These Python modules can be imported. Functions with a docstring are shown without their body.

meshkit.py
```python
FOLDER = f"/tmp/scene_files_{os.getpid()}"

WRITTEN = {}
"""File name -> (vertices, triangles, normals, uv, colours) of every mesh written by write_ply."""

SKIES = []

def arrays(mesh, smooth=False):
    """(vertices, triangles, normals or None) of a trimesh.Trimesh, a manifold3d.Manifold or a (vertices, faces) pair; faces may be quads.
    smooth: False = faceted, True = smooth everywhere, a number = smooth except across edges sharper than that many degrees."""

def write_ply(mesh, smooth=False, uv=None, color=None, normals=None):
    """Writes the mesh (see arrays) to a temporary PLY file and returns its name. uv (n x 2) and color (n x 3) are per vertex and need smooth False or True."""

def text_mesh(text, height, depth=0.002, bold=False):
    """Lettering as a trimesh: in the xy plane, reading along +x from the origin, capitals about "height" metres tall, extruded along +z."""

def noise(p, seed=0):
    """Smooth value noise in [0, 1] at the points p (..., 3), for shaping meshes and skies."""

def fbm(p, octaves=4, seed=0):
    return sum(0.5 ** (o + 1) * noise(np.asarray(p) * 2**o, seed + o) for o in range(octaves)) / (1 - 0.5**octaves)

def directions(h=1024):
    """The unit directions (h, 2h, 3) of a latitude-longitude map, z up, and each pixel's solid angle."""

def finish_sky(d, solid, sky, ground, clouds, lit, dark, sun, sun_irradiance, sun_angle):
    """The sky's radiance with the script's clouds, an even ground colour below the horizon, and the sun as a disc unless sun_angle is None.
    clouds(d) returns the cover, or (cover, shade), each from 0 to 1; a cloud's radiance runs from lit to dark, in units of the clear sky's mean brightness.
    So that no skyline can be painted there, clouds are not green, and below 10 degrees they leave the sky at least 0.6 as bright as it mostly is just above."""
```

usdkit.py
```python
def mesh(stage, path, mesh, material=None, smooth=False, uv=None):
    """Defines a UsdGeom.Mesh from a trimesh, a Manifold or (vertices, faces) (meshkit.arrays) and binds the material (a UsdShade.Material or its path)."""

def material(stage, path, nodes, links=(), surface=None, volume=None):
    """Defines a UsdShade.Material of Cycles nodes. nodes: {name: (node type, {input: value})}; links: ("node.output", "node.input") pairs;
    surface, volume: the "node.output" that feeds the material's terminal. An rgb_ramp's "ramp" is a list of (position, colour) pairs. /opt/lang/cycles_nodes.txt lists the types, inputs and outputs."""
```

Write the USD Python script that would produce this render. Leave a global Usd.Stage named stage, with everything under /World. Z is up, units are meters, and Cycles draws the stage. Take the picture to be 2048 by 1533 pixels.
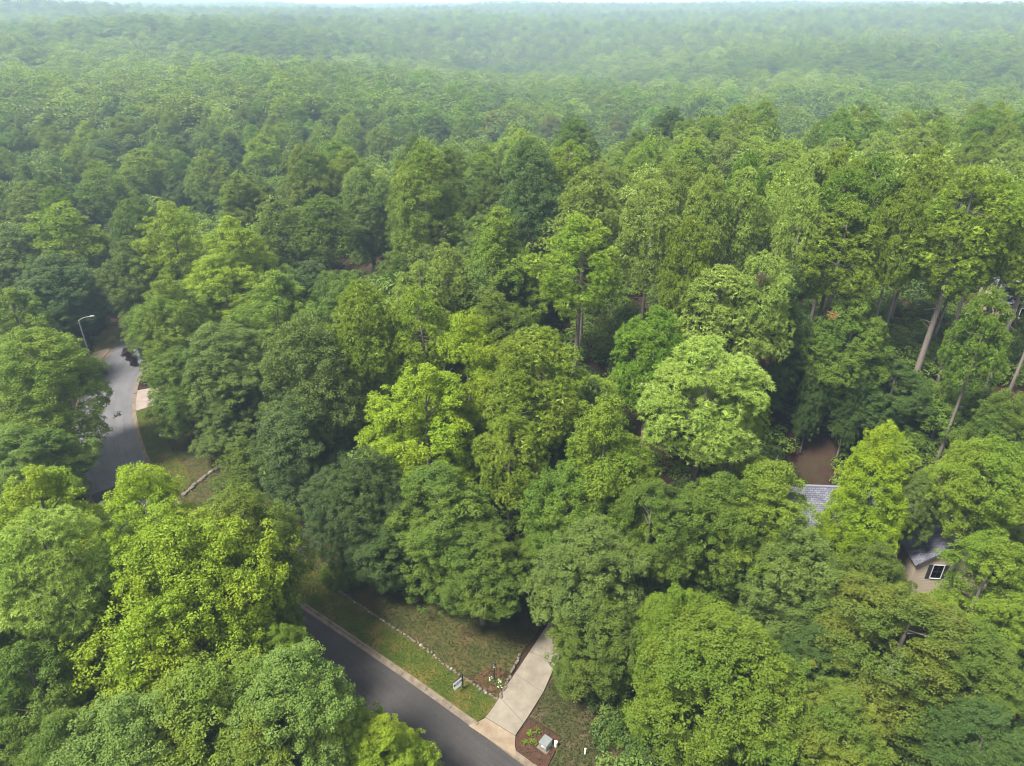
import math, random
import numpy as np, trimesh, usdkit, meshkit
from pxr import Usd, UsdGeom, UsdLux, UsdShade, Gf, Sdf, Vt
from shapely.geometry import Polygon, LineString, Point
from shapely.ops import unary_union
from scipy.interpolate import splprep, splev
from scipy.spatial import cKDTree

# ------------------------------------------------------------------ camera, sky, sun, exposure
stage = Usd.Stage.CreateInMemory()
UsdGeom.SetStageUpAxis(stage, 'Z'); UsdGeom.SetStageMetersPerUnit(stage, 1.0)
UsdGeom.Xform.Define(stage, '/World'); UsdGeom.Scope.Define(stage, '/World/Looks')
EYE = 55.0                       # metres above the street
FOC, CX, CY, HORIZON = 1400.0, 1024.0, 766.5, 12.0
PITCH = math.atan((CY - HORIZON) / FOC)
camera = UsdGeom.Camera.Define(stage, '/World/camera')
camera.CreateHorizontalApertureAttr(36.0)
camera.CreateFocalLengthAttr(36.0 * FOC / 2048.0)
camera.CreateClippingRangeAttr(Gf.Vec2f(0.5, 60000.0))
camera.AddTranslateOp().Set(Gf.Vec3d(0, 0, EYE))
camera.AddRotateXOp().Set(90.0 - math.degrees(PITCH))
camera.CreateExposureAttr(3.38)

SUN_EL, SUN_AZ = math.radians(58.0), math.radians(-120.0)     # high, behind the camera's left shoulder
SUN_DIR = np.array([math.cos(SUN_EL) * math.sin(SUN_AZ), math.cos(SUN_EL) * math.cos(SUN_AZ), math.sin(SUN_EL)])
sun = UsdLux.DistantLight.Define(stage, '/World/sun')
sun.CreateNormalizeAttr(True); sun.CreateIntensityAttr(0.4); sun.CreateAngleAttr(14.0)
sun.CreateColorAttr(Gf.Vec3f(1.0, 0.95, 0.86))
rot = Gf.Rotation(Gf.Vec3d(0, 0, 1), Gf.Vec3d(*SUN_DIR))
sun.AddOrientOp().Set(Gf.Quatf(rot.GetQuat()))
K = usdkit.material
sky = UsdLux.DomeLight.Define(stage, '/World/sky')
skymat = K(stage, '/World/Looks/sky', {
    "s": ("sky_texture", {"sky_type": "single_scattering", "sun_disc": False, "sun_elevation": SUN_EL, "sun_rotation": SUN_AZ}),
    "tc": ("texture_coordinate", {}), "mp": ("mapping", {"scale": (1.0, 1.0, 2.5)}),
    "n": ("noise_texture", {"scale": 2.2, "detail": 5.0, "roughness": 0.6}),
    "r": ("rgb_ramp", {"ramp": [(0.25, (0.72, 0.72, 0.72)), (0.62, (0.97, 0.97, 0.97))]}),
    "m": ("mix", {"color2": (3.12, 3.12, 3.12)}),
    "b": ("background_shader", {"strength": 0.055})},
    [("tc.generated", "mp.vector"), ("mp.vector", "n.vector"), ("n.fac", "r.fac"), ("r.color", "m.fac"), ("s.color", "m.color1"), ("m.color", "b.color")], "b.background")
UsdShade.MaterialBindingAPI.Apply(sky.GetPrim()).Bind(skymat)
sky.GetPrim().SetCustomDataByKey('kind', 'structure')

# ------------------------------------------------------------------ helpers
rng = np.random.default_rng(7)
used = {}

def path_of(name, parent='/World'):
    k = (str(parent), name); n = used.get(k, 0); used[k] = n + 1
    return f"{parent}/{name}" if n == 0 else f"{parent}/{name}_{n:03d}"

def tag(prim, label=None, category=None, group=None, kind=None):
    p = prim.GetPrim() if hasattr(prim, 'GetPrim') else prim
    for k, v in (('label', label), ('category', category), ('group', group), ('kind', kind)):
        if v: p.SetCustomDataByKey(k, v)
    return p

def obj(name, mesh, mat, parent='/World', smooth=False, **t):
    parent = str(parent.GetPath()) if hasattr(parent, 'GetPath') else parent
    m = usdkit.mesh(stage, path_of(name, parent), mesh, mat, smooth)
    return tag(m, **t)

def thing(name, label, cat, loc=(0, 0, 0), rz=0.0, group=None):
    x = UsdGeom.Xform.Define(stage, path_of(name))
    x.AddTranslateOp().Set(Gf.Vec3d(*map(float, loc))); x.AddRotateZOp().Set(float(rz))
    return tag(x, label, cat, group)

def ray(x, y):
    u, v = (x - CX) / FOC, (CY - y) / FOC
    return np.array([u, math.cos(PITCH) + v * math.sin(PITCH), -math.sin(PITCH) + v * math.cos(PITCH)])

def at(x, y, z=0.0):
    """The point at height z that the photograph shows at pixel x, y."""
    d = ray(x, y); t = (z - EYE) / d[2]
    return np.array([d[0] * t, d[1] * t, z])

def project(p):
    p = np.atleast_2d(p); dx, dy, dz = p[:, 0], p[:, 1], p[:, 2] - EYE
    depth = dy * math.cos(PITCH) - dz * math.sin(PITCH)
    up = dy * math.sin(PITCH) + dz * math.cos(PITCH)
    return CX + FOC * dx / depth, CY - FOC * up / depth, depth

def join(parts): return trimesh.util.concatenate([p for p in parts if p is not None])

def box(x0, x1, y0, y1, z0, z1):
    m = trimesh.creation.box((x1 - x0, y1 - y0, z1 - z0)); m.apply_translation(((x0 + x1) / 2, (y0 + y1) / 2, (z0 + z1) / 2)); return m

def bevel_box(x0, x1, y0, y1, z0, z1, b=0.02):
    pts = []
    for sx in (0, 1):
        for sy in (0, 1):
            for sz in (0, 1):
                c = np.array([(x0, x1)[sx], (y0, y1)[sy], (z0, z1)[sz]]); s = np.array([1 - 2 * sx, 1 - 2 * sy, 1 - 2 * sz])
                for a in range(3):
                    o = np.full(3, b); o[a] = 0; pts.append(c + o * s)
    return trimesh.PointCloud(np.array(pts)).convex_hull

def tube(pts, radii, sides=7):
    p = np.asarray(pts, float); t = np.gradient(p, axis=0); t /= np.linalg.norm(t, axis=1, keepdims=True) + 1e-9
    a = np.cross(t, np.where(np.abs(t[:, 2:]) < .9, [[0, 0, 1.]], [[1., 0, 0]])); a /= np.linalg.norm(a, axis=1, keepdims=True) + 1e-9
    b = np.cross(t, a); ang = np.arange(sides) * 2 * np.pi / sides
    v = p[:, None] + np.broadcast_to(radii, (len(p),))[:, None, None] * (np.cos(ang)[None, :, None] * a[:, None] + np.sin(ang)[None, :, None] * b[:, None])
    n = len(p); i, j = np.meshgrid(np.arange(n - 1), np.arange(sides), indexing='ij')
    q = np.stack([i * sides + j, i * sides + (j + 1) % sides, (i + 1) * sides + (j + 1) % sides, (i + 1) * sides + j], -1).reshape(-1, 4)
    f = np.vstack([q[:, [0, 1, 2]], q[:, [0, 2, 3]], [[(n - 1) * sides, (n - 1) * sides + k, (n - 1) * sides + k + 1] for k in range(1, sides - 1)]])
    return trimesh.Trimesh(v.reshape(-1, 3), f, process=False)

def slab(poly, z0, z1):
    polys = getattr(poly, 'geoms', [poly]); out = []
    for g in polys:
        if g.area < 1e-4: continue
        m = trimesh.creation.extrude_polygon(g, z1 - z0, engine='earcut'); m.apply_translation((0, 0, z0)); out.append(m)
    return join(out)

def wpoly(px, z=0.0, wob=0.0, seed=0):
    p = np.array([at(x, y, z)[:2] for x, y in px])
    g = Polygon(p).buffer(0)
    if wob:
        c = np.array(g.exterior.segmentize(0.5).coords)[:-1]
        d = meshkit.noise(np.c_[c * 0.9, np.zeros(len(c))], seed)[:, None] * 2 - 1
        e = meshkit.noise(np.c_[c * 0.9, np.full(len(c), 9.)], seed)[:, None] * 2 - 1
        g = Polygon(c + np.c_[d, e] * wob).buffer(0)
    return g

def spline(p, n, s=0.0):
    t, _ = splprep(np.asarray(p, float).T, s=s, k=3); return np.array(splev(np.linspace(0, 1, n), t)).T

# ------------------------------------------------------------------ materials
L_ = '/World/Looks/'

def foliage(name, base, tip, spread=0.35, odd=None, odd_at=0.95, trans=0.2, patch=0.22, gloss=0.22):
    """Leaf colours: the tree's own shade, each leaf's shade and slow patches of a second tone."""
    n = {"o": ("object_info", {}), "g": ("geometry", {}),
         "n": ("noise_texture", {"scale": patch, "detail": 2.0}),
         "nr": ("map_range", {"from_min": 0.36, "from_max": 0.64, "clamp": True}),
         "mx": ("mix", {"color1": base, "color2": tip}),
         "iv": ("map_range", {"to_min": 1 - spread, "to_max": 1 + spread}),
         "ov": ("map_range", {"to_min": 0.84, "to_max": 1.18}),
         "vm": ("math", {"math_type": "multiply"}),
         "oh": ("map_range", {"to_min": 0.494, "to_max": 0.506}),
         "h": ("hsv", {"saturation": 1.08}),
         "p": ("principled_bsdf", {"roughness": 0.6, "specular_ior_level": gloss}),
         "tc": ("mix", {"mix_type": "multiply", "fac": 1.0, "color2": (trans * 3.0, trans * 3.2, trans * 1.3)}),
         "t": ("translucent_bsdf", {}), "mc": ("add_closure", {})}
    l = [("g.position", "n.vector"), ("n.fac", "nr.value"), ("nr.result", "mx.fac"), ("g.random_per_island", "iv.value"), ("o.random", "ov.value"), ("o.random", "oh.value"),
         ("iv.result", "vm.value1"), ("ov.result", "vm.value2"), ("vm.value", "h.value"), ("oh.result", "h.hue"), ("mx.color", "h.color")]
    src = "h.color"
    if odd is not None:
        n["w"] = ("white_noise_texture", {"dimensions": "1D"}); n["gt"] = ("math", {"math_type": "greater_than", "value2": odd_at}); n["om"] = ("mix", {"color2": odd})
        l += [("g.random_per_island", "w.w"), ("w.value", "gt.value1"), ("gt.value", "om.fac"), ("h.color", "om.color1")]; src = "om.color"
    l += [(src, "p.base_color"), (src, "tc.color1"), ("tc.color", "t.color"), ("p.BSDF", "mc.closure1"), ("t.BSDF", "mc.closure2")]
    return K(stage, L_ + name, n, l, "mc.closure")

LEAF = {
    'Y': foliage('leaf_yellow_green', (0.1200, 0.1776, 0.0096), (0.1520, 0.1960, 0.0112), 0.32),
    'L': foliage('leaf_light_green', (0.0896, 0.1392, 0.0136), (0.1200, 0.1616, 0.0168), 0.38),
    'M': foliage('leaf_mid_green', (0.0656, 0.1104, 0.0128), (0.0896, 0.1312, 0.0152), 0.4),
    'V': foliage('leaf_vivid_green', (0.076, 0.128, 0.011), (0.102, 0.148, 0.013), 0.38),
    'D': foliage('leaf_dark_green', (0.0400, 0.0720, 0.0120), (0.0512, 0.0848, 0.0144), 0.42),
    'B': foliage('leaf_blue_green', (0.0512, 0.0896, 0.0200), (0.0656, 0.1040, 0.0232), 0.4),
    'S': foliage('leaf_sage_green', (0.0800, 0.1248, 0.0224), (0.1008, 0.1456, 0.0272), 0.38),
    'W': foliage('leaf_yellow', (0.1520, 0.1800, 0.0112), (0.1880, 0.1960, 0.0128)),
    'A': foliage('leaf_gold_tipped', (0.0672, 0.1088, 0.0120), (0.1056, 0.1280, 0.0144), 0.4, (0.2080, 0.1440, 0.0160), 0.965),
    'R': foliage('leaf_russet', (0.0896, 0.1136, 0.0208), (0.1040, 0.1216, 0.0224), 0.3),
    'U': foliage('leaf_purple', (0.0360, 0.0112, 0.0176), (0.0480, 0.0160, 0.0240), 0.4),
    'O': foliage('needle_olive', (0.1151, 0.1708, 0.0186), (0.1411, 0.1875, 0.0223), 0.34, (0.1280, 0.0960, 0.0240), 0.97),
    'K': foliage('needle_pale', (0.1485, 0.2060, 0.0418), (0.1708, 0.2227, 0.0464), 0.32, (0.1520, 0.1200, 0.0400), 0.975),
    'P': foliage('needle_green', (0.0872, 0.1559, 0.0167), (0.1095, 0.1726, 0.0195), 0.36, (0.0960, 0.0800, 0.0240), 0.98),
    'Q': foliage('needle_dark', (0.0780, 0.1262, 0.0167), (0.0965, 0.1392, 0.0186), 0.36, (0.0880, 0.0720, 0.0240), 0.975),
    'X': foliage('leaf_withered', (0.2400, 0.1040, 0.0560), (0.2080, 0.0960, 0.0480), 0.4),
}

def plain(name, c, rough=0.8, c2=None, scale=3.0, bump=0.0, bump_scale=30.0, spec=0.3, metal=0.0, stretch=None):
    n = {"p": ("principled_bsdf", {"base_color": c, "roughness": rough, "specular_ior_level": spec, "metallic": metal}), "g": ("geometry", {})}
    l = []
    if c2 is not None:
        n["n"] = ("noise_texture", {"scale": scale, "detail": 6.0, "roughness": 0.65}); n["r"] = ("rgb_ramp", {"ramp": [(0.3, c), (0.7, c2)]})
        l += [("n.fac", "r.fac"), ("r.color", "p.base_color")]
        if stretch:
            n["mp"] = ("mapping", {"scale": stretch}); l += [("g.position", "mp.vector"), ("mp.vector", "n.vector")]
        else: l += [("g.position", "n.vector")]
    if bump:
        n["bn"] = ("noise_texture", {"scale": bump_scale, "detail": 4.0}); n["b"] = ("bump", {"strength": 0.6, "distance": bump})
        l += [("g.position", "bn.vector"), ("bn.fac", "b.height"), ("b.normal", "p.normal")]
    return K(stage, L_ + name, n, l, "p.BSDF")

BARK_PINE = plain('pine_bark', (0.075, 0.06, 0.05), 0.9, (0.14, 0.118, 0.10), 4.0, 0.02, 14.0, stretch=(1, 1, 0.3))
BARK = plain('broadleaf_bark', (0.06, 0.05, 0.04), 0.9, (0.12, 0.105, 0.085), 3.0, 0.02, 14.0, stretch=(1, 1, 0.3))
BARK_DEAD = plain('bleached_wood', (0.42, 0.38, 0.35), 0.8, (0.30, 0.27, 0.25), 5.0)
FLOOR = K(stage, L_ + 'forest_floor', {
    "g": ("geometry", {}), "n": ("noise_texture", {"scale": 0.35, "detail": 7.0, "roughness": 0.7}), "n2": ("noise_texture", {"scale": 7.0, "detail": 5.0, "roughness": 0.75}),
    "r": ("rgb_ramp", {"ramp": [(0.3, (0.018, 0.009, 0.007)), (0.5, (0.025, 0.014, 0.0095)), (0.72, (0.026, 0.026, 0.011))]}),
    "r2": ("rgb_ramp", {"ramp": [(0.3, (0.45, 0.45, 0.45)), (0.7, (1.5, 1.45, 1.4))]}),
    "m": ("mix", {"mix_type": "multiply", "fac": 1.0}), "b": ("bump", {"strength": 0.8, "distance": 0.06}), "p": ("principled_bsdf", {"roughness": 0.95, "specular_ior_level": 0.1})},
    [("g.position", "n.vector"), ("g.position", "n2.vector"), ("n.fac", "r.fac"), ("n2.fac", "r2.fac"), ("r.color", "m.color1"), ("r2.color", "m.color2"), ("m.color", "p.base_color"), ("n2.fac", "b.height"), ("b.normal", "p.normal")], "p.BSDF")

def turf(name, stops, fine, scale=0.55):
    return K(stage, L_ + name, {
        "g": ("geometry", {}), "n": ("noise_texture", {"scale": scale, "detail": 6.0, "roughness": 0.65}), "n2": ("noise_texture", {"scale": 14.0, "detail": 4.0, "roughness": 0.8}),
        "r": ("rgb_ramp", {"ramp": stops}), "r2": ("rgb_ramp", {"ramp": [(0.28, (1 - fine,) * 3), (0.72, (1 + fine,) * 3)]}),
        "m": ("mix", {"mix_type": "multiply", "fac": 1.0}), "b": ("bump", {"strength": 0.7, "distance": 0.05}), "p": ("principled_bsdf", {"roughness": 0.9, "specular_ior_level": 0.15})},
        [("g.position", "n.vector"), ("g.position", "n2.vector"), ("n.fac", "r.fac"), ("n2.fac", "r2.fac"), ("r.color", "m.color1"), ("r2.color", "m.color2"), ("m.color", "p.base_color"), ("n2.fac", "b.height"), ("b.normal", "p.normal")], "p.BSDF")

LAWN = turf('lawn_turf', [(0.30, (0.028, 0.047, 0.004)), (0.47, (0.040, 0.053, 0.006)), (0.58, (0.064, 0.058, 0.010)), (0.70, (0.115, 0.083, 0.034))], 0.35)
COVER = turf('ground_cover_soil', [(0.30, (0.026, 0.032, 0.007)), (0.5, (0.042, 0.040, 0.010)), (0.7, (0.062, 0.040, 0.016))], 0.5, 0.5)
LITTER = turf('leaf_litter', [(0.30, (0.15, 0.085, 0.055)), (0.5, (0.12, 0.085, 0.04)), (0.7, (0.085, 0.08, 0.02))], 0.5, 0.8)
MULCH = turf('brown_mulch', [(0.30, (0.030, 0.014, 0.009)), (0.7, (0.052, 0.024, 0.016))], 0.5, 1.5)
STRAW = turf('pine_straw', [(0.30, (0.046, 0.023, 0.011)), (0.7, (0.078, 0.040, 0.020))], 0.5, 1.2)
GRASS = foliage('grass_blades', (0.037, 0.060, 0.005), (0.066, 0.066, 0.010), 0.45, trans=0.2, patch=0.5)
COVERLEAF = foliage('ground_cover_leaves', (0.040, 0.062, 0.008), (0.062, 0.068, 0.012), 0.6, (0.12, 0.05, 0.022), 0.85, trans=0.2, patch=0.5)

def asphalt(name, dark, light, streak):
    return K(stage, L_ + name, {
        "g": ("geometry", {}), "n": ("noise_texture", {"scale": 0.25, "detail": 8.0, "roughness": 0.7}), "n2": ("noise_texture", {"scale": 7.0, "detail": 5.0, "roughness": 0.85}),
        "a": ("attribute", {"attribute": "lane"}), "mp": ("mapping", {"scale": (2.6, 0.05, 1.0)}), "ns": ("noise_texture", {"scale": 1.0, "detail": 5.0, "roughness": 0.6}),
        "mm": ("math", {"math_type": "multiply_add", "value2": streak, "value3": 0.0}), "ad": ("math", {"math_type": "add"}), "hf": ("math", {"math_type": "divide", "value2": 1 + streak}),
        "r": ("rgb_ramp", {"ramp": [(0.33, dark), (0.68, light)]}), "r2": ("rgb_ramp", {"ramp": [(0.3, (0.7, 0.7, 0.7)), (0.7, (1.35, 1.33, 1.33))]}),
        "m": ("mix", {"mix_type": "multiply", "fac": 1.0}), "b": ("bump", {"strength": 0.4, "distance": 0.01}), "p": ("principled_bsdf", {"roughness": 0.85, "specular_ior_level": 0.3})},
        [("g.position", "n.vector"), ("g.position", "n2.vector"), ("a.vector", "mp.vector"), ("mp.vector", "ns.vector"), ("ns.fac", "mm.value1"), ("mm.value", "ad.value1"), ("n.fac", "ad.value2"), ("ad.value", "hf.value1"), ("hf.value", "r.fac"),
         ("n2.fac", "r2.fac"), ("r.color", "m.color1"), ("r2.color", "m.color2"), ("m.color", "p.base_color"), ("n2.fac", "b.height"), ("b.normal", "p.normal")], "p.BSDF")

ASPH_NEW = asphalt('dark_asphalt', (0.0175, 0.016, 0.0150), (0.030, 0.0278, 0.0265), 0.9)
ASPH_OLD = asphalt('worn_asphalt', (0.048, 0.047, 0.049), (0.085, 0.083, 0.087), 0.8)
CONC = plain('pale_concrete', (0.095, 0.080, 0.060), 0.85, (0.155, 0.136, 0.107), 0.7, 0.004, 40.0)
CONC_RUST = plain('stained_concrete', (0.105, 0.076, 0.048), 0.85, (0.165, 0.13, 0.09), 0.8, 0.004, 40.0)
KERBM = plain('kerb_concrete', (0.062, 0.046, 0.032), 0.9, (0.125, 0.102, 0.075), 1.6, 0.006, 30.0)
STONE = [plain(f'border_stone_{w}', a, 0.9, b, 5.0, 0.02, 12.0) for w, a, b in (('grey', (0.055, 0.045, 0.038), (0.105, 0.09, 0.075)), ('tan', (0.065, 0.046, 0.032), (0.12, 0.09, 0.065)), ('pale', (0.11, 0.098, 0.088), (0.18, 0.16, 0.145)))]
BLACK = plain('black_paint', (0.012, 0.012, 0.013), 0.45, spec=0.5)
WHITE = plain('white_paint', (0.78, 0.78, 0.77), 0.5, (0.7, 0.7, 0.68), 6.0)
NAVY = plain('dark_sign_band', (0.018, 0.02, 0.03), 0.5)
BOXG = plain('utility_grey_green', (0.085, 0.094, 0.09), 0.55, (0.115, 0.125, 0.12), 2.0)
BOXS = plain('utility_side', (0.13, 0.14, 0.13), 0.5)
CREAM = plain('cream_plastic', (0.55, 0.5, 0.38), 0.5)
STEEL = plain('galvanised_steel', (0.16, 0.16, 0.16), 0.5, (0.22, 0.22, 0.22), 4.0, metal=0.2)
SIDING = plain('tan_siding', (0.22, 0.18, 0.13), 0.7, (0.25, 0.21, 0.155), 1.5)
TRIM = plain('white_trim', (0.34, 0.335, 0.32), 0.6)
SHUT = plain('black_shutter', (0.02, 0.02, 0.022), 0.5)
PETAL = plain('white_petals', (0.8, 0.78, 0.7), 0.6)
ROOF = K(stage, L_ + 'grey_shingles', {
    "g": ("geometry", {}), "tc": ("texture_coordinate", {}), "br": ("brick_texture", {"scale": 1.0, "color1": (0.075, 0.077, 0.095), "color2": (0.115, 0.115, 0.14), "mortar": (0.03, 0.03, 0.04), "mortar_size": 0.02, "brick_width": 0.45, "row_height": 0.20, "bias": 0.0}),
    "n": ("noise_texture", {"scale": 1.4, "detail": 6.0}), "r": ("rgb_ramp", {"ramp": [(0.3, (0.7, 0.7, 0.7)), (0.7, (1.25, 1.25, 1.25))]}), "m": ("mix", {"mix_type": "multiply", "fac": 1.0}), "p": ("principled_bsdf", {"roughness": 0.95, "specular_ior_level": 0.1})},
    [("tc.object", "br.vector"), ("g.position", "n.vector"), ("n.fac", "r.fac"), ("br.color", "m.color1"), ("r.color", "m.color2"), ("m.color", "p.base_color")], "p.BSDF")
PANE = K(stage, L_ + 'window_pane', {"t": ("transparent_bsdf", {"color": (0.55, 0.6, 0.6)}), "gl": ("glossy_bsdf", {"roughness": 0.03, "color": (0.9, 0.9, 0.9)}), "f": ("fresnel", {"IOR": 1.6}), "m": ("mix_closure", {})},
         [("f.fac", "m.fac"), ("t.BSDF", "m.closure1"), ("gl.BSDF", "m.closure2")], "m.closure")
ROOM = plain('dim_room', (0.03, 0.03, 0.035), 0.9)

# ------------------------------------------------------------------ terrain
def smooth(a, b, x):
    t = np.clip((x - a) / (b - a), 0, 1); return t * t * (3 - 2 * t)

STREET = np.array([at(x, y)[:2] for x, y in ((1900, 2200), (1300, 1715), (1031, 1516), (819, 1372), (600, 1211), (450, 1085), (323, 987), (282, 901), (266, 819), (285, 735), (320, 690))])
STREET_TREE = cKDTree(np.array(LineString(STREET).segmentize(1.0).coords))

def terrain(x, y):
    """Flat along the street, a wooded rise behind it, a dip, then slopes climbing to far ridges."""
    x = np.asarray(x, float); y = np.asarray(y, float)
    d = np.hypot(x, y); az = np.degrees(np.arctan2(x, np.maximum(y, 1e-3)))
    near = STREET_TREE.query(np.stack([x, y], -1))[0]
    edge = np.interp(az, [-60, -35, -24, -12, -2, 8, 20, 36, 60], [95, 105, 120, 145, 170, 185, 200, 220, 225])
    lt = np.interp(d, [0, 200, 260, 400, 700, 1000, 1400, 2000, 2600, 4000, 9000], [-5, -4, -3, 3, 13, 22, 32, 22, 28, 48, 50])
    rt = np.interp(d, [0, 250, 420, 700, 1000, 1400, 2100, 2700, 3600, 5000, 9000], [-14, -14, -10, -5, 1, 10, 27, 24, 45, 50, 50])
    k = smooth(-20, 6, az); base = lt * (1 - k) + rt * k
    p = np.stack([x / 260.0, y / 260.0, np.zeros_like(x)], -1); q = np.stack([x / 800.0 + 7, y / 800.0, np.full_like(x, 3.)], -1)
    base = base + smooth(260, 700, d) * (22 * (meshkit.fbm(p, 2, 3) - .5) + 44 * (meshkit.fbm(q, 2, 5) - .5))
    hill = 11.0 * smooth(24, 62, near) * smooth(13, 30, np.hypot((x - 34) / 1.3, y - 60)) + 3 * (meshkit.noise(np.stack([x / 70., y / 70., np.full_like(x, 2.)], -1)) - .5) * smooth(50, 90, near)
    m = smooth(0, 95, d - edge)
    return smooth(14, 60, near) * (hill * (1 - m) + base * m)

def at_ground(px, py):
    z = 0.0
    for _ in range(25): p = at(px, py, z); z = .5 * z + .5 * float(terrain(p[0], p[1]))
    return np.array([p[0], p[1], z])

def ground_mesh():
    s = np.sinh(np.linspace(-6.2, 6.2, 261)) ; s = s / s[-1] * 9000
    X, Y = np.meshgrid(s, s + 0.0, indexing='ij'); Z = terrain(X, Y)
    v = np.stack([X, Y, Z], -1).reshape(-1, 3); n = len(s)
    i, j = np.meshgrid(np.arange(n - 1), np.arange(n - 1), indexing='ij')
    q = np.stack([i * n + j, (i + 1) * n + j, (i + 1) * n + j + 1, i * n + j + 1], -1).reshape(-1, 4)
    return trimesh.Trimesh(v, np.vstack([q[:, [0, 1, 2]], q[:, [0, 2, 3]]]), process=False)
ground = ground_mesh(); ground_low = float(ground.vertices[:, 2].min()); print('ground from', ground_low, 'to', float(ground.vertices[:, 2].max()))
obj('ground', ground, FLOOR, smooth=True, kind='structure')

# ------------------------------------------------------------------ street
W2 = lambda px: np.array([at(x, y)[:2] for x, y in px])
ROAD_W = 7.3
left_hi = W2([(176, 764), (211, 725), (254, 674)])
dirs = np.gradient(left_hi, axis=0); dirs /= np.linalg.norm(dirs, axis=1, keepdims=True)
right_hi = left_hi + np.c_[dirs[:, 1], -dirs[:, 0]] * ROAD_W
right_hi = np.vstack([right_hi, right_hi[-1] + dirs[-1] * 25])
low_pts = W2([(1190, 1640), (1031, 1516), (937, 1452), (819, 1372), (717, 1292), (600, 1211)])
low_pts = np.vstack([low_pts[0] + (low_pts[0] - low_pts[1]) * 3, low_pts])
mid_pts = W2([(323, 987), (313, 960), (282, 901), (270, 862), (266, 819)])
R_EDGE = spline(np.vstack([low_pts, mid_pts, right_hi]), 240, 0.6)
tan_ = np.gradient(R_EDGE, axis=0); tan_ /= np.linalg.norm(tan_, axis=1, keepdims=True)
L_N = np.c_[-tan_[:, 1], tan_[:, 0]]
L_EDGE = R_EDGE + L_N * ROAD_W
ARC = np.r_[0, np.cumsum(np.linalg.norm(np.diff(R_EDGE, axis=0), axis=1))]
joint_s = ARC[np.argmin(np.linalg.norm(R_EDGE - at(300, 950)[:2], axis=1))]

def road_strip(i0, i1, z, skew=0.0):
    ac = np.linspace(0, 1, 9); rows = []
    for k in range(i0, i1):
        rows.append(np.c_[R_EDGE[k] + (L_EDGE[k] - R_EDGE[k]) * ac[:, None], np.full(9, z) + 0.05 * (1 - (2 * ac - 1) ** 2)])
    v = np.array(rows); n = len(v); i, j = np.meshgrid(np.arange(n - 1), np.arange(8), indexing='ij')
    q = np.stack([i * 9 + j, (i + 1) * 9 + j, (i + 1) * 9 + j + 1, i * 9 + j + 1], -1).reshape(-1, 4)
    lane = np.stack([np.broadcast_to(ac * ROAD_W, (n, 9)), np.broadcast_to(ARC[i0:i1, None], (n, 9)), np.zeros((n, 9))], -1).reshape(-1, 3)
    return trimesh.Trimesh(v.reshape(-1, 3), np.vstack([q[:, [0, 1, 2]], q[:, [0, 2, 3]]])[:, ::-1], process=False), lane
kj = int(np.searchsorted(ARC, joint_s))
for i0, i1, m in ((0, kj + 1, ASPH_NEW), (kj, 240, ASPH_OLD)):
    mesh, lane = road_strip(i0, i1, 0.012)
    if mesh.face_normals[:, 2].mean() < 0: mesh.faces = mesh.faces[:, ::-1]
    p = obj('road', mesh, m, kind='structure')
    UsdGeom.PrimvarsAPI(p).CreatePrimvar('lane', Sdf.ValueTypeNames.Vector3fArray, 'vertex').Set(Vt.Vec3fArray.FromNumpy(lane.astype(np.float32)))

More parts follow.
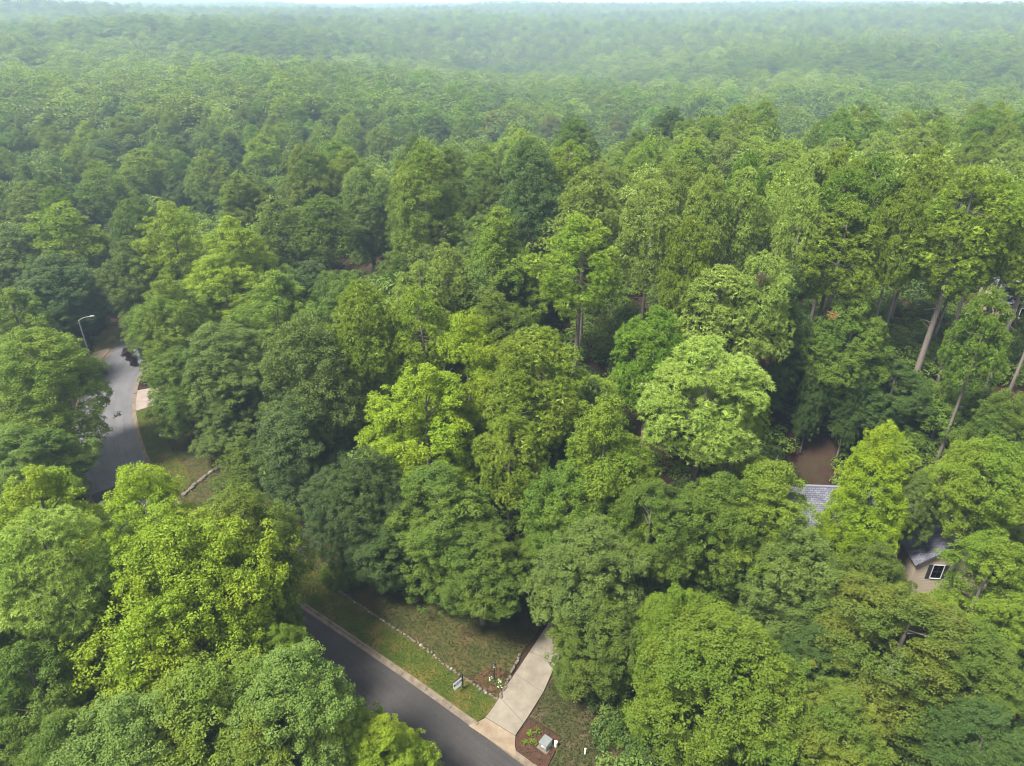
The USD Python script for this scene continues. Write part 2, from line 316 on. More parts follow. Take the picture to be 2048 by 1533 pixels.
apron_near = Polygon(W2([(937, 1452), (1031, 1516), (1200, 1500), (1000, 1300)])).buffer(0.05)
drive2 = Polygon(W2([(520, 1150), (561, 1168), (630, 1103), (680, 1055), (650, 1030), (590, 1080)]))
drive3 = Polygon(W2([(262, 825), (278, 822), (345, 800), (345, 770), (300, 778), (262, 785)]))
drive4 = Polygon(W2([(196, 742), (222, 712), (222, 696), (170, 712), (165, 735)]))

def kerb(edge, normal, skips, name):
    x = UsdGeom.Xform.Define(stage, path_of(name)); tag(x, kind='structure')
    prof = np.array([(0.0, -0.05), (0.0, 0.028), (0.36, 0.018), (0.42, 0.10), (0.45, 0.125), (0.58, 0.13), (0.64, 0.11), (0.64, -0.05)])
    s, step = 0.0, 3.0
    while s < ARC[-1] - 3.2:
        ss = np.linspace(s + 0.012, s + step - 0.012, 4); s += step
        p = np.c_[np.interp(ss, ARC, edge[:, 0]), np.interp(ss, ARC, edge[:, 1])]; nn = np.c_[np.interp(ss, ARC, normal[:, 0]), np.interp(ss, ARC, normal[:, 1])]
        mid = p.mean(0) + nn.mean(0) * .3
        px, py, dp = project([*mid, 0.])
        if dp[0] < 5 or not (-150 < px[0] < 2200 and -100 < py[0] < 1800): continue
        low = any(g.buffer(0.4).contains(Point(mid)) for g in skips)
        pr = prof.copy()
        if low: pr[3:7, 1] = (0.03, 0.035, 0.04, 0.035)
        v = np.concatenate([np.c_[p[k] + nn[k] * pr[:, :1], pr[:, 1]] for k in range(4)]); m = len(pr)
        f = []
        for k in range(3):
            for j in range(m):
                a, b, c, d = k * m + j, k * m + (j + 1) % m, (k + 1) * m + (j + 1) % m, (k + 1) * m + j
                f += [(a, b, c), (a, c, d)]
        for o in (0, 3 * m): f += [(o, o + j, o + j + 1) for j in range(1, m - 1)]
        t = trimesh.Trimesh(v, f, process=False); t.fix_normals()
        obj('kerb_segment', t, KERBM, x)
kerb(R_EDGE, -L_N, (apron_near, drive2, drive3), 'kerb')
kerb(L_EDGE, L_N, (drive4,), 'kerb')
ROAD = Polygon(np.vstack([R_EDGE, L_EDGE[::-1]])).buffer(0)
ROADK = ROAD.buffer(0.645)

# driveways
obj('driveway', slab(drive2.difference(ROADK), -0.05, 0.125), ASPH_NEW, kind='structure')
d3 = drive3.difference(ROAD.buffer(0.66))
obj('driveway', slab(d3, -0.05, 0.12), plain('brown_asphalt', (0.11, 0.09, 0.08), 0.9, (0.19, 0.15, 0.13), 1.0, 0.006, 30.), kind='structure')
obj('driveway', slab(drive4.difference(ROAD.buffer(0.66)), -0.05, 0.12), CONC_RUST, kind='structure')
DL = W2([(940, 1450), (957, 1444), (971, 1436), (987, 1415), (1008, 1380), (1037, 1338), (1059, 1305), (1090, 1258), (1125, 1205), (1150, 1165)])
DR = W2([(1034, 1513), (1030, 1493), (1031, 1472), (1054, 1439), (1087, 1386), (1113, 1327), (1128, 1300), (1150, 1262), (1180, 1212), (1205, 1170)])
def edge_at(E, t):
    s = np.r_[0, np.cumsum(np.linalg.norm(np.diff(E, axis=0), axis=1))]; return np.array([np.interp(t, s, E[:, 0]), np.interp(t, s, E[:, 1])])
def param(E, px):
    s = np.linspace(0, np.linalg.norm(np.diff(E, axis=0), axis=1).sum(), 400); q = np.array([edge_at(E, t) for t in s]); return s[np.argmin(np.linalg.norm(q - at(*px)[:2], axis=1))]
cuts = [(0.0, 0.0), (param(DL, (971, 1437)), param(DR, (1031, 1473))), (param(DL, (1002, 1390)), param(DR, (1048, 1449)))]
cuts[2] = (param(DL, (1000, 1396)), param(DR, (1048, 1449)))
a, b = param(DL, (1059, 1305)), param(DR, (1113, 1327))
cuts += [((cuts[2][0] + a) / 2, (cuts[2][1] + b) / 2), (a, b), (a + 4.6, b + 4.6), (a + 9, b + 9)]
drv = UsdGeom.Xform.Define(stage, path_of('driveway')); tag(drv, kind='structure')
drive_polys = []
for k in range(len(cuts) - 1):
    (l0, r0), (l1, r1) = cuts[k], cuts[k + 1]
    q = np.vstack([[edge_at(DL, t) for t in np.linspace(l0, l1, 6)], [edge_at(DR, t) for t in np.linspace(r1, r0, 6)]])
    g = Polygon(q).buffer(0)
    if k == 0: g = g.union(Polygon(W2([(936, 1452), (1032, 1516), (1032, 1500), (960, 1444)]))).buffer(0)
    drive_polys.append(g)
    g = g.buffer(-0.016)
    obj('concrete_slab', slab(g, -0.05, 0.055 if k == 0 else 0.12), CONC_RUST if k == 0 else CONC, drv)
DRIVE = unary_union(drive_polys)

# ------------------------------------------------------------------ planted ground beside the street
BORDER_PX = [(654, 1165), (687, 1191), (720, 1213), (772, 1248), (808, 1272), (843, 1294), (863, 1309), (883, 1327), (911, 1347), (925, 1356), (953, 1375), (973, 1388), (994, 1400)]
BORDER2_PX = [(1000, 1398), (1012, 1373), (1021, 1352), (1030, 1332), (1042, 1311)]
SB = W2(BORDER_PX); VERGE = W2([(606, 1112), (625, 1132)] + BORDER_PX)
near_edge = W2([(1000, 1420), (970, 1442), (930, 1455)])
kerb_back = R_EDGE - L_N * 0.65
k0, k1 = np.argmin(np.linalg.norm(R_EDGE - at(937, 1452)[:2], axis=1)), np.argmin(np.linalg.norm(R_EDGE - at(563, 1184)[:2], axis=1))
lawn = Polygon(np.vstack([VERGE, near_edge, kerb_back[min(k0, k1):max(k0, k1) + 1]])).buffer(0).difference(ROADK).difference(DRIVE.buffer(0.02)).difference(drive2)
obj('lawn', slab(lawn, -0.05, 0.11), LAWN, kind='structure')
lawn2 = wpoly([(270, 822), (290, 817), (317, 814), (324, 850), (333, 875), (349, 908), (370, 939), (381, 968), (362, 990), (335, 1010), (310, 980), (280, 905)], 0, 0.25, 4).difference(ROADK).difference(drive3)
obj('lawn', slab(lawn2, -0.05, 0.112), LAWN, kind='structure')
lawn3 = wpoly([(186, 705), (192, 675), (215, 655), (250, 650), (262, 668), (232, 702), (215, 712)], 0, 0.3, 5).difference(ROADK).difference(drive4)
obj('lawn', slab(lawn3, -0.05, 0.11), turf('dim_turf', [(0.3, (0.06, 0.07, 0.01)), (0.7, (0.13, 0.10, 0.02))], 0.4), kind='structure')
cover = wpoly([(606, 1112), (625, 1132), *BORDER_PX, (1000, 1398), (1020, 1360), (1042, 1311), (1075, 1262), (1110, 1190), (950, 1120), (750, 1080), (640, 1090)], 0, 0.12, 6).difference(lawn).difference(DRIVE.buffer(0.02)).difference(drive2)
obj('ground_cover_bed', slab(cover, -0.05, 0.10), COVER, kind='structure')
cover2 = wpoly([(317, 860), (333, 875), (349, 908), (370, 939), (381, 968), (362, 990), (345, 1010), (420, 1060), (540, 1060), (560, 960), (440, 880), (350, 850)], 0, 0.3, 7).difference(lawn2).difference(ROADK)
obj('ground_cover_bed', slab(cover2, -0.05, 0.10), COVER, kind='structure')
mulch = wpoly([(1034, 1508), (1032, 1476), (1056, 1442), (1076, 1449), (1105, 1467), (1121, 1477), (1113, 1500), (1098, 1530), (1088, 1556)], 0, 0.1, 8).difference(ROADK).difference(DRIVE.buffer(0.02))
obj('mulch_bed', slab(mulch, -0.05, 0.114), MULCH, kind='structure')
straw = wpoly([(930, 1357), (955, 1351), (975, 1341), (1000, 1338), (1016, 1348), (1010, 1370), (999, 1392), (975, 1385), (952, 1372)], 0, 0.15, 9).difference(DRIVE.buffer(0.02)).difference(lawn)
obj('pine_straw_bed', slab(straw, -0.05, 0.122), STRAW, kind='structure')
litter = wpoly([(1060, 1436), (1090, 1385), (1118, 1330), (1200, 1380), (1300, 1500), (1300, 1620), (1080, 1600), (1088, 1556), (1098, 1530), (1113, 1500), (1121, 1477), (1105, 1467)], 0, 0.15, 10).difference(mulch).difference(DRIVE.buffer(0.02)).difference(ROADK)
obj('leaf_litter_bed', slab(litter, -0.05, 0.105), turf('litter_and_green', [(0.34, (0.028, 0.034, 0.008)), (0.52, (0.040, 0.036, 0.013)), (0.70, (0.085, 0.052, 0.036))], 0.5, 0.35), kind='structure')
redmulch = Polygon([at_ground(x, y)[:2] for x, y in ((1585, 885), (1610, 872), (1680, 875), (1705, 900), (1690, 945), (1650, 970), (1580, 950))]).buffer(0)

def stones(path, gap, size, name, label, seed):
    r = np.random.default_rng(seed); x = thing(name, label, 'stone edging')
    s = np.r_[0, np.cumsum(np.linalg.norm(np.diff(path, axis=0), axis=1))]; t = 0.0
    while t < s[-1]:
        w = size * r.uniform(.75, 1.35)
        p = np.array([np.interp(t, s, path[:, 0]), np.interp(t, s, path[:, 1])]); d = np.array([np.interp(t + .3, s, path[:, 0]), np.interp(t + .3, s, path[:, 1])]) - p
        t += w * r.uniform(.92, 1.2) * gap
        m = trimesh.creation.icosphere(1, 1.0); v = m.vertices
        v = np.sign(v) * np.abs(v) ** .7; v *= 1 + (r.random((len(v), 1)) - .5) * .3
        v *= np.array([w / 2, w * r.uniform(.3, .5), w * r.uniform(.26, .42)])
        m = trimesh.Trimesh(v, m.faces, process=False)
        m.apply_transform(trimesh.transformations.rotation_matrix(math.atan2(d[1], d[0]) + r.normal(0, .25), (0, 0, 1)))
        m.apply_translation((*(p + r.normal(0, .05, 2)), 0.115 + r.uniform(0, .05)))
        obj('stone', m, STONE[r.choice(3, p=(.5, .4, .1))], x)
    return x
stones(SB, 0.95, 0.27, 'stone_border', 'low border of rough stones between the lawn strip and the ground cover bed', 21)
stones(W2(BORDER2_PX), 1.0, 0.34, 'stone_border', 'short curved row of rough stones along the left side of the concrete driveway', 22)
stones(W2([(368, 992), (380, 981), (393, 970), (405, 960), (416, 951), (428, 943), (440, 935)]), 0.8, 0.62, 'stone_border', 'pale stone row crossing the ground cover by the upper lawn', 23)

def scatter(poly, n, r):
    x0, y0, x1, y1 = poly.bounds; out = np.zeros((0, 2))
    import shapely
    while len(out) < n:
        p = np.c_[r.uniform(x0, x1, n), r.uniform(y0, y1, n)]; out = np.vstack([out, p[shapely.contains_xy(poly, p[:, 0], p[:, 1])]])
    return out[:n]

def leaf_quads(c, nrm, size, r, ratio=0.62, fold=0.18, stretch=1.0):
    """Folded kite-shaped leaves, two triangles each."""
    n = len(c); nrm = nrm / (np.linalg.norm(nrm, axis=1, keepdims=True) + 1e-9)
    t = np.cross(nrm, r.normal(size=(n, 3))); t /= np.linalg.norm(t, axis=1, keepdims=True) + 1e-9
    b = np.cross(nrm, t); s = np.broadcast_to(size, (n,))[:, None]
    v = np.stack([c - t * s * .5 * stretch, c + b * s * ratio * .5 + nrm * s * fold - t * s * .06, c + t * s * .5 * stretch, c - b * s * ratio * .5 + nrm * s * fold - t * s * .06], 1)
    k = np.arange(n)[:, None] * 4
    return trimesh.Trimesh(v.reshape(-1, 3), np.vstack([k + [0, 1, 2], k + [0, 2, 3]]), process=False)

def blades(c, h, w, r, lean=0.5):
    n = len(c); a = r.uniform(0, 2 * np.pi, n); d = np.c_[np.cos(a), np.sin(a), np.zeros(n)]; ln = np.c_[r.normal(0, lean, (n, 2)), np.ones(n)]; h = np.broadcast_to(h, (n,))[:, None]
    v = np.stack([c - d * w, c + d * w, c + ln * h], 1); return trimesh.Trimesh(v.reshape(-1, 3), np.arange(3 * n).reshape(-1, 3), process=False)
r = np.random.default_rng(31)
vis = lambda g: g.intersection(Polygon(W2([(250, 780), (1400, 780), (1400, 1620), (450, 1620)])).buffer(1))
pts = np.vstack([scatter(lawn, 16000, r), scatter(lawn2, 9000, r), scatter(lawn3, 2500, r)])
obj('grass', blades(np.c_[pts, np.full(len(pts), .1)], r.uniform(.05, .14, len(pts)), .035, r), GRASS, label='short mown grass on the strips between kerb and planting', category='grass', kind='stuff')
gc = [(cover.difference(straw.buffer(-.1)), 15000), (cover2, 8000), (litter, 7000), (mulch, 250), (straw, 500)]
pts = np.vstack([scatter(g, n, r) for g, n in gc])
n = len(pts)
fallen = scatter(ROADK.intersection(vis(ROADK)).union(DRIVE), 900, r); edge_d = np.array([min(ROAD.exterior.distance(Point(q)), 3) for q in fallen]); fallen = fallen[r.random(len(fallen)) < np.exp(-edge_d / .8) + .12]
obj('fallen_leaves', leaf_quads(np.c_[fallen, np.full(len(fallen), .14)], np.c_[r.normal(0, .2, (len(fallen), 2)), np.ones(len(fallen))], r.uniform(.05, .12, len(fallen)), r), foliage('dry_leaves', (0.16, 0.10, 0.045), (0.22, 0.15, 0.07), .4), label='dry fallen leaves lying along the kerbs and on the driveway', category='leaves', kind='stuff')
obj('ground_cover', leaf_quads(np.c_[pts, .12 + r.random(n) ** 2 * .18], np.c_[r.normal(0, .55, (n, 2)), np.ones(n)], r.uniform(.09, .2, n), r), COVERLEAF, label='low speckled ivy-like ground cover and fallen leaves under the trees', category='ground cover', kind='stuff')

# ------------------------------------------------------------------ small things by the driveway
def cyl(r0, h, z0=0.0, sides=16, at_=(0, 0), r1=None):
    return trimesh.Trimesh(*(lambda m: (m.vertices, m.faces))(tube([(at_[0], at_[1], z0), (at_[0], at_[1], z0 + h * .999), (at_[0], at_[1], z0 + h)], [r0, r1 or r0, (r1 or r0) * .6], sides)), process=False)

p = at(926, 1376, 0.1); q = at(913, 1367, 1.35)
hd = math.degrees(math.atan2(q[1] - p[1], q[0] - p[0]))
sign = thing('yard_sign', 'black post yard sign with hanging white panel on the lawn strip', 'sign', p, hd)
obj('post', join([bevel_box(-.05, .05, -.05, .05, 0, 1.85, .01), cyl(.07, .06, 1.85, 10)]), BLACK, sign)
obj('arm', bevel_box(.05, 1.15, -.035, .035, 1.62, 1.70, .01), BLACK, sign)
pn = obj('panel', bevel_box(.13, 1.07, -.018, .018, .78, 1.50, .006), WHITE, sign)
for sy in (-1, 1):
    obj('dark_band', box(.135, 1.065, min(sy * .018, sy * .022), max(sy * .018, sy * .022), 1.0, 1.30), NAVY, pn)
    bars = [box(.25 + .11 * k, .33 + .11 * k, min(sy * .022, sy * .026), max(sy * .022, sy * .026), 1.10 + .02 * (k % 2), 1.20 + .03 * (k % 3)) for k in range(6)]
    obj('light_mark', join(bars), WHITE, pn)
obj('lower_panel', bevel_box(.2, 1.0, -.012, .012, .52, .70, .004), WHITE, sign)
for xx in (.3, .9): obj('hanger', box(xx - .01, xx + .01, -.01, .01, 1.50, 1.62), BLACK, sign)
for xx in (.3, .9): obj('hanger', box(xx - .01, xx + .01, -.008, .008, .70, .78), BLACK, sign)

p = at(989, 1361, 0.12)
lamp = thing('lamp_post', 'slim black lamp post standing in the rusty pine straw bed', 'lamp post', p)
obj('post', tube([(0, 0, 0), (0, 0, .08), (0, 0, .1), (0, 0, 1.72)], [.11, .11, .055, .045], 10), BLACK, lamp)
hd_ = obj('lantern', join([cyl(.09, .05, 1.72, 8, r1=.13), *[box(sx * .11 - .012, sx * .11 + .012, sy * .11 - .012, sy * .11 + .012, 1.77, 2.02) for sx in (-1, 1) for sy in (-1, 1)]]), BLACK, lamp)
obj('glass', cyl(.10, .24, 1.775, 8), K(stage, L_ + 'frosted_glass', {"p": ("principled_bsdf", {"base_color": (.75, .72, .62), "roughness": .3})}, [], "p.BSDF"), hd_)
obj('cap', tube([(0, 0, 2.02), (0, 0, 2.06), (0, 0, 2.18), (0, 0, 2.24)], [.19, .19, .06, .02], 8), BLACK, hd_)

r = np.random.default_rng(41)
for (px, lab) in (((982, 1363), 'small clump of white flowers left of the black lamp post'), ((996, 1366), 'larger clump of white flowers right of the black lamp post'), ((1001, 1375), 'sparse clump of white flowers at the driveway edge of the straw bed')):
    f = thing('flower_clump', lab, 'flowers', at(*px, .12))
    n = 60; c = np.c_[r.normal(0, .15, (n, 2)), r.uniform(.05, .28, n)]
    obj('leaves', leaf_quads(c, np.c_[r.normal(0, .6, (n, 2)), np.ones(n)], .14, r), LEAF['M'], f)
    for _ in range(6):
        c = np.array([[*r.normal(0, .14, 2), r.uniform(.26, .40)]]); obj('flower', leaf_quads(c, np.c_[r.normal(0, .3, (1, 2)), 1.], .085, r, .95), PETAL, f)
for px, lab in (((1059, 1469), 'small green plant in brown mulch nearest the driveway apron'), ((1066, 1485), 'small green plant in brown mulch left of the utility box'), ((1075, 1464), 'small pale-flowered plant behind the utility box'), ((1050, 1486), 'small dull plant in brown mulch near the kerb')):
    f = thing('bedding_plant', lab, 'plant', at(*px, .11))
    n = 70; c = np.c_[r.normal(0, .16, (n, 2)), r.uniform(.03, .25, n)]
    obj('leaves', leaf_quads(c, np.c_[r.normal(0, .7, (n, 2)), np.ones(n)], .15, r), LEAF['L'], f)

c4 = [at(x, y, .85) for x, y in ((1078, 1485), (1094, 1496), (1105, 1477), (1088, 1468))]
cc = np.mean(c4, 0); wx = (np.linalg.norm(c4[1] - c4[0]) + np.linalg.norm(c4[2] - c4[3])) / 2; wy = (np.linalg.norm(c4[3] - c4[0]) + np.linalg.norm(c4[2] - c4[1])) / 2
e = c4[1] - c4[0]
ub = thing('utility_box', 'squat grey-green utility cabinet in the brown mulch bed by the driveway', 'utility box', (cc[0], cc[1], .1), math.degrees(math.atan2(e[1], e[0])))
obj('pad', bevel_box(-wx / 2 - .12, wx / 2 + .12, -wy / 2 - .12, wy / 2 + .12, -.05, .07, .02), KERBM, ub)
bd = obj('cabinet', bevel_box(-wx / 2 + .03, wx / 2 - .03, -wy / 2 + .03, wy / 2 - .03, .07, .68, .015), BOXS, ub)
obj('lid', bevel_box(-wx / 2, wx / 2, -wy / 2, wy / 2, .68, .76, .02), BOXG, ub)
obj('warning_label', box(-.12, .1, -wy / 2 + .018, -wy / 2 + .027, .42, .58), WHITE, bd)
obj('warning_label', box(.2, .3, -wy / 2 + .018, -wy / 2 + .027, .46, .56), CREAM, bd)
obj('latch', bevel_box(-.04, .04, -wy / 2 - .02, -wy / 2 + .03, .25, .36, .01), STEEL, bd)
pp = at(1111.5, 1493, .1)
ped = thing('pedestal_post', 'short cream round pedestal beside the utility cabinet', 'utility post', pp)
obj('tube', cyl(.13, .52, 0, 16), CREAM, ped); obj('cap', tube([(0, 0, .52), (0, 0, .60), (0, 0, .66), (0, 0, .68)], [.16, .16, .12, .05], 16), CREAM, ped)
mk = thing('marker_post', 'thin white marker post in leaf litter right of the utility cabinet', 'marker post', at(1170, 1509, .1))
obj('post', cyl(.055, .62, 0, 10), WHITE, mk); obj('cap', cyl(.07, .12, .62, 10), WHITE, mk)
fl = thing('marker_flag', 'small white flag on a wire at the edge of the upper lawn', 'flag', at(321, 878, .1))
obj('wire', cyl(.012, .75, 0, 6), STEEL, fl); obj('flag', leaf_quads(np.array([[.17, 0, .62]]), np.array([[.2, -1., .3]]), np.array([.5]), r, .8), WHITE, fl)

p = at(157, 641, 8.0); q = at(180, 634.5, 8.35)
sl = thing('street_lamp', 'grey street lamp with a curved arm over the far bend', 'street lamp', (p[0], p[1], 0), math.degrees(math.atan2(q[1] - p[1], q[0] - p[0])))
aw = np.linalg.norm(q[:2] - p[:2])
obj('pole', tube([(0, 0, 0), (0, 0, 8.0)], [.12, .08], 10), STEEL, sl)
obj('arm', tube([(0, 0, 7.9), (aw * .3, 0, 8.25), (aw * .65, 0, 8.42), (aw, 0, 8.45)], [.07, .06, .055, .05], 8), STEEL, sl)
obj('lamp_head', tube([(aw - .1, 0, 8.45), (aw, 0, 8.45), (aw + .25, 0, 8.45), (aw + .65, 0, 8.43), (aw + .75, 0, 8.42)], [.05, .09, .15, .13, .05], 10), STEEL, sl)

# ------------------------------------------------------------------ houses among the trees
def roof_plane(a, b, c, d, t=.16):
    """A roof slab through four corners (eave left, eave right, ridge right, ridge left)."""
    a, b, c, d = map(np.array, (a, b, c, d)); nrm = np.cross(b - a, d - a); nrm = nrm / np.linalg.norm(nrm); nrm = nrm if nrm[2] > 0 else -nrm
    v = np.array([a, b, c, d, a - nrm * t, b - nrm * t, c - nrm * t, d - nrm * t])
    m = trimesh.Trimesh(v, [(0, 1, 2), (0, 2, 3), (4, 6, 5), (4, 7, 6), (0, 4, 5), (0, 5, 1), (1, 5, 6), (1, 6, 2), (2, 6, 7), (2, 7, 3), (3, 7, 4), (3, 4, 0)], process=False)
    m.fix_normals(); return m

def siding_wall(w, h, step=.2):
    ms = []; z = 0.0
    while z < h - .01:
        t = min(step, h - z); v = np.array([(0, -.022, z), (w, -.022, z), (w, 0, z + t), (0, 0, z + t), (0, .1, z), (w, .1, z), (w, .1, z + t), (0, .1, z + t)])
        ms.append(trimesh.convex.convex_hull(v)); z += t
    return join(ms)

def window(parent, x, z, w, h, y, shutters=True):
    fr = obj('window', join([box(x - w / 2 - .08, x - w / 2, y - .06, y, z - .08, z + h + .08), box(x + w / 2, x + w / 2 + .08, y - .06, y, z - .08, z + h + .08), box(x - w / 2, x + w / 2, y - .06, y, z + h, z + h + .08), box(x - w / 2, x + w / 2, y - .09, y, z - .08, z)]), TRIM, parent)
    obj('sash', join([box(x - w / 2, x + w / 2, y - .045, y - .01, z + h / 2 - .03, z + h / 2 + .03), box(x - .015, x + .015, y - .04, y - .012, z, z + h / 2 - .03), box(x - .015, x + .015, y - .04, y - .012, z + h / 2 + .03, z + h)]), SHUT, fr)
    obj('pane', box(x - w / 2, x + w / 2, y - .026, y - .02, z + .002, z + h - .002), PANE, fr)
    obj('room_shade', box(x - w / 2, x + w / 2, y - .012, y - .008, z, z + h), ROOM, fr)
    if shutters:
        for s in (-1, 1):
            xx = x + s * (w / 2 + .30)
            obj('shutter', join([bevel_box(xx - .2, xx + .2, y - .06, y - .005, z - .05, z + h + .05, .01)] + [box(xx - .16, xx + .16, y - .072, y - .058, z + .05 + k * .13, z + .12 + k * .13) for k in range(int((h - .1) / .13))]), SHUT, parent)

def house(label, loc, rz, w, d, h, pitch, wing=None, wins=((.25, .9), (.75, .9))):
    x = thing('house', label, 'house', loc, rz)
    for k, (m, px_, py_, a) in enumerate(((siding_wall(w, h), 0, 0, 0), (siding_wall(d, h), w, 0, 90), (siding_wall(w, h), w, d, 180), (siding_wall(d, h), 0, d, 270))):
        m.apply_transform(trimesh.transformations.rotation_matrix(math.radians(a), (0, 0, 1))); m.apply_translation((px_, py_, 0)); obj('wall', m, SIDING, x)
    rh = d / 2 * pitch; o = .45; zo = h - o * pitch
    for s, nm in ((0, 'roof'), (1, 'roof')):
        y0 = -o if s == 0 else d + o
        rp = obj(nm, roof_plane((-o, y0, zo + .1), (w + o, y0, zo + .1), (w + o, d / 2, h + rh + .1), (-o, d / 2, h + rh + .1)), ROOF, x)
    obj('ridge_cap', join([tube([(-o, d / 2, h + rh + .1), (w + o, d / 2, h + rh + .1)], .11, 6)]), plain('ridge_cap', (.13, .13, .15), .9) if not stage.GetPrimAtPath(L_ + 'ridge_cap') else UsdShade.Material.Get(stage, L_ + 'ridge_cap'), x)
    for e in (0, 1):
        xx = 0.0 if e == 0 else w - .1
        g = trimesh.convex.convex_hull(np.array([(xx, 0, h), (xx, d, h), (xx, d / 2, h + rh - .05), (xx + .1, 0, h), (xx + .1, d, h), (xx + .1, d / 2, h + rh - .05)])); obj('gable', g, SIDING, x)
    for (fx, z) in wins: window(x, w * fx, z, .95, 1.5, -.025)
    if wing:
        x0, x1, dep, wh, xw = wing; wd = x1 - x0; r2 = wd / 2 * pitch * 1.25
        m = siding_wall(wd, wh); m.apply_translation((x0, -dep, 0)); obj('wall', m, SIDING, x)
        for xx, a in ((x0, 270), (x1, 90)):
            m = siding_wall(dep, wh); m.apply_transform(trimesh.transformations.rotation_matrix(math.radians(a), (0, 0, 1))); m.apply_translation((xx, 0 if a == 270 else -dep, 0)); obj('wall', m, SIDING, x)
        xm = (x0 + x1) / 2; z1 = wh + r2 + .12
        back = d / 2 * .9
        obj('roof', roof_plane((x0 - .4, -dep - .4, wh - .4 * r2 / (wd / 2) + .12), (x0 - .4, back, wh - .4 * r2 / (wd / 2) + .12), (xm, back, z1), (xm, -dep - .4, z1)), ROOF, x)
        obj('roof', roof_plane((x1 + .4, -dep - .4, wh - .4 * r2 / (wd / 2) + .12), (x1 + .4, back, wh - .4 * r2 / (wd / 2) + .12), (xm, back, z1), (xm, -dep - .4, z1)), ROOF, x)
        g = trimesh.convex.convex_hull(np.array([(x0, -dep, wh), (x1, -dep, wh), (xm, -dep, wh + r2 - .05), (x0, -dep + .1, wh), (x1, -dep + .1, wh), (xm, -dep + .1, wh + r2 - .05)])); obj('gable', g, SIDING, x)
        window(x, xw, 3.0, 1.0, 1.7, -dep - .025)
    return x
hp = at(1560, 1100, 4.6); hq = at(1868, 1130, 3.8)
H0 = np.array([29.0, 58.5]); HW = 15.6
house('tan sided house with grey shingle roof and black shuttered window, mostly behind trees', (H0[0], H0[1], 0), -4, HW, 9.5, 4.8, .68, (hq[0] - H0[0] - 2.2, hq[0] - H0[0] + 5.4, H0[1] - hq[1], 5.1, hq[0] - H0[0]))
p2 = at_ground(1470, 560); house('grey roofed house glimpsed among pines right of centre', (p2[0] - 8, p2[1], p2[2] - .3), 12, 15, 8, 3.2, .6)
p3 = at_ground(2055, 640); house('grey roofed house glimpsed at the right edge behind bare pine trunks', (p3[0] - 5, p3[1], p3[2] - .3), -10, 14, 8, 3.4, .6)
HOUSES = [Polygon([(H0[0] - 1, H0[1] - 7), (H0[0] + HW + 1, H0[1] - 7), (H0[0] + HW + 1, H0[1] + 10), (H0[0] - 1, H0[1] + 10)]), Point(p2[0], p2[1] + 4).buffer(9), Point(p3[0] + 2, p3[1] + 4).buffer(9)]

# ------------------------------------------------------------------ tree models
def spread_points(n, tz, tr, zb, H, R, r, asym, inner=0.25, up=1.0):
    """Points through a crown whose outline is the radius table tr over heights tz, spaced apart."""
    k = n * 14
    t = r.random(k) ** (1 / up); rad = np.interp(t, tz, tr); keep = r.random(k) < (rad + .12); t, rad = t[keep], rad[keep]; k = len(t)
    a = r.uniform(0, 2 * np.pi, k)
    lob = 1 + asym * (meshkit.noise(np.c_[np.cos(a) * 1.3 + 5, np.sin(a) * 1.3 + 5, t * 2.2 + asym * 10]) * 2 - 1) * 1.5
    rho = np.where(r.random(k) < inner, r.uniform(.15, .7, k), r.uniform(.78, 1.0, k))
    p = np.c_[np.cos(a) * rad * rho * lob * R, np.sin(a) * rad * rho * lob * R, zb + t * (H - zb)]
    p = np.vstack([[[0, 0, H]], p])
    need, out = .9 * R * (3.2 / n) ** (1 / 2.), []
    while True:
        out = []
        for q in p:
            if all((q - o) @ (q - o) > need * need for o in out): out.append(q)
            if len(out) >= n: break
        if len(out) >= n * .92 or need < .3: return np.array(out)
        need *= .9

def cap_dirs(ax, n, r, lo=-.2):
    """n random unit vectors for each axis row, leaning to its side."""
    ax = np.repeat(ax / (np.linalg.norm(ax, axis=1, keepdims=True) + 1e-9), n, 0)
    u = r.normal(size=ax.shape); u /= np.linalg.norm(u, axis=1, keepdims=True)
    d = (u * ax).sum(1); flip = d < lo
    u[flip] -= 2 * d[flip, None] * ax[flip]; return u, ax

OUTLINES = {
    'round': ([0, .12, .35, .6, .82, .95, 1], [.45, .8, 1, .95, .68, .36, .12]),
    'cone': ([0, .08, .28, .5, .72, .9, 1], [.6, .92, 1, .80, .50, .22, .05]),
    'oval': ([0, .15, .4, .65, .85, 1], [.5, .85, 1, .86, .55, .1]),
    'column': ([0, .1, .4, .75, .93, 1], [.75, .95, 1, .82, .45, .1]),
    'dome': ([0, .15, .38, .62, .85, 1], [.55, .9, 1, .92, .62, .14]),
    'tier': ([0, .2, .4, .6, .8, 1], [.55, .8, 1, .85, .72, .15]),
}

def union_shell(c, rl, per, r, out, lo, flat):
    """Points on the outside of many overlapping balls: the cauliflower outline of a crown. Returns points and outward directions."""
    u, _ = cap_dirs(out, per, r, lo); own = np.repeat(np.arange(len(c)), per); k = np.array([1, 1, flat])
    p = c[own] + u * rl[own][:, None] * k
    inside = np.zeros(len(p), bool)
    for j in range(len(c)):
        q = (p - c[j]) / k; inside |= ((q * q).sum(1) < (rl[j] * .84) ** 2) & (own != j)
    return p[~inside], u[~inside], own[~inside]

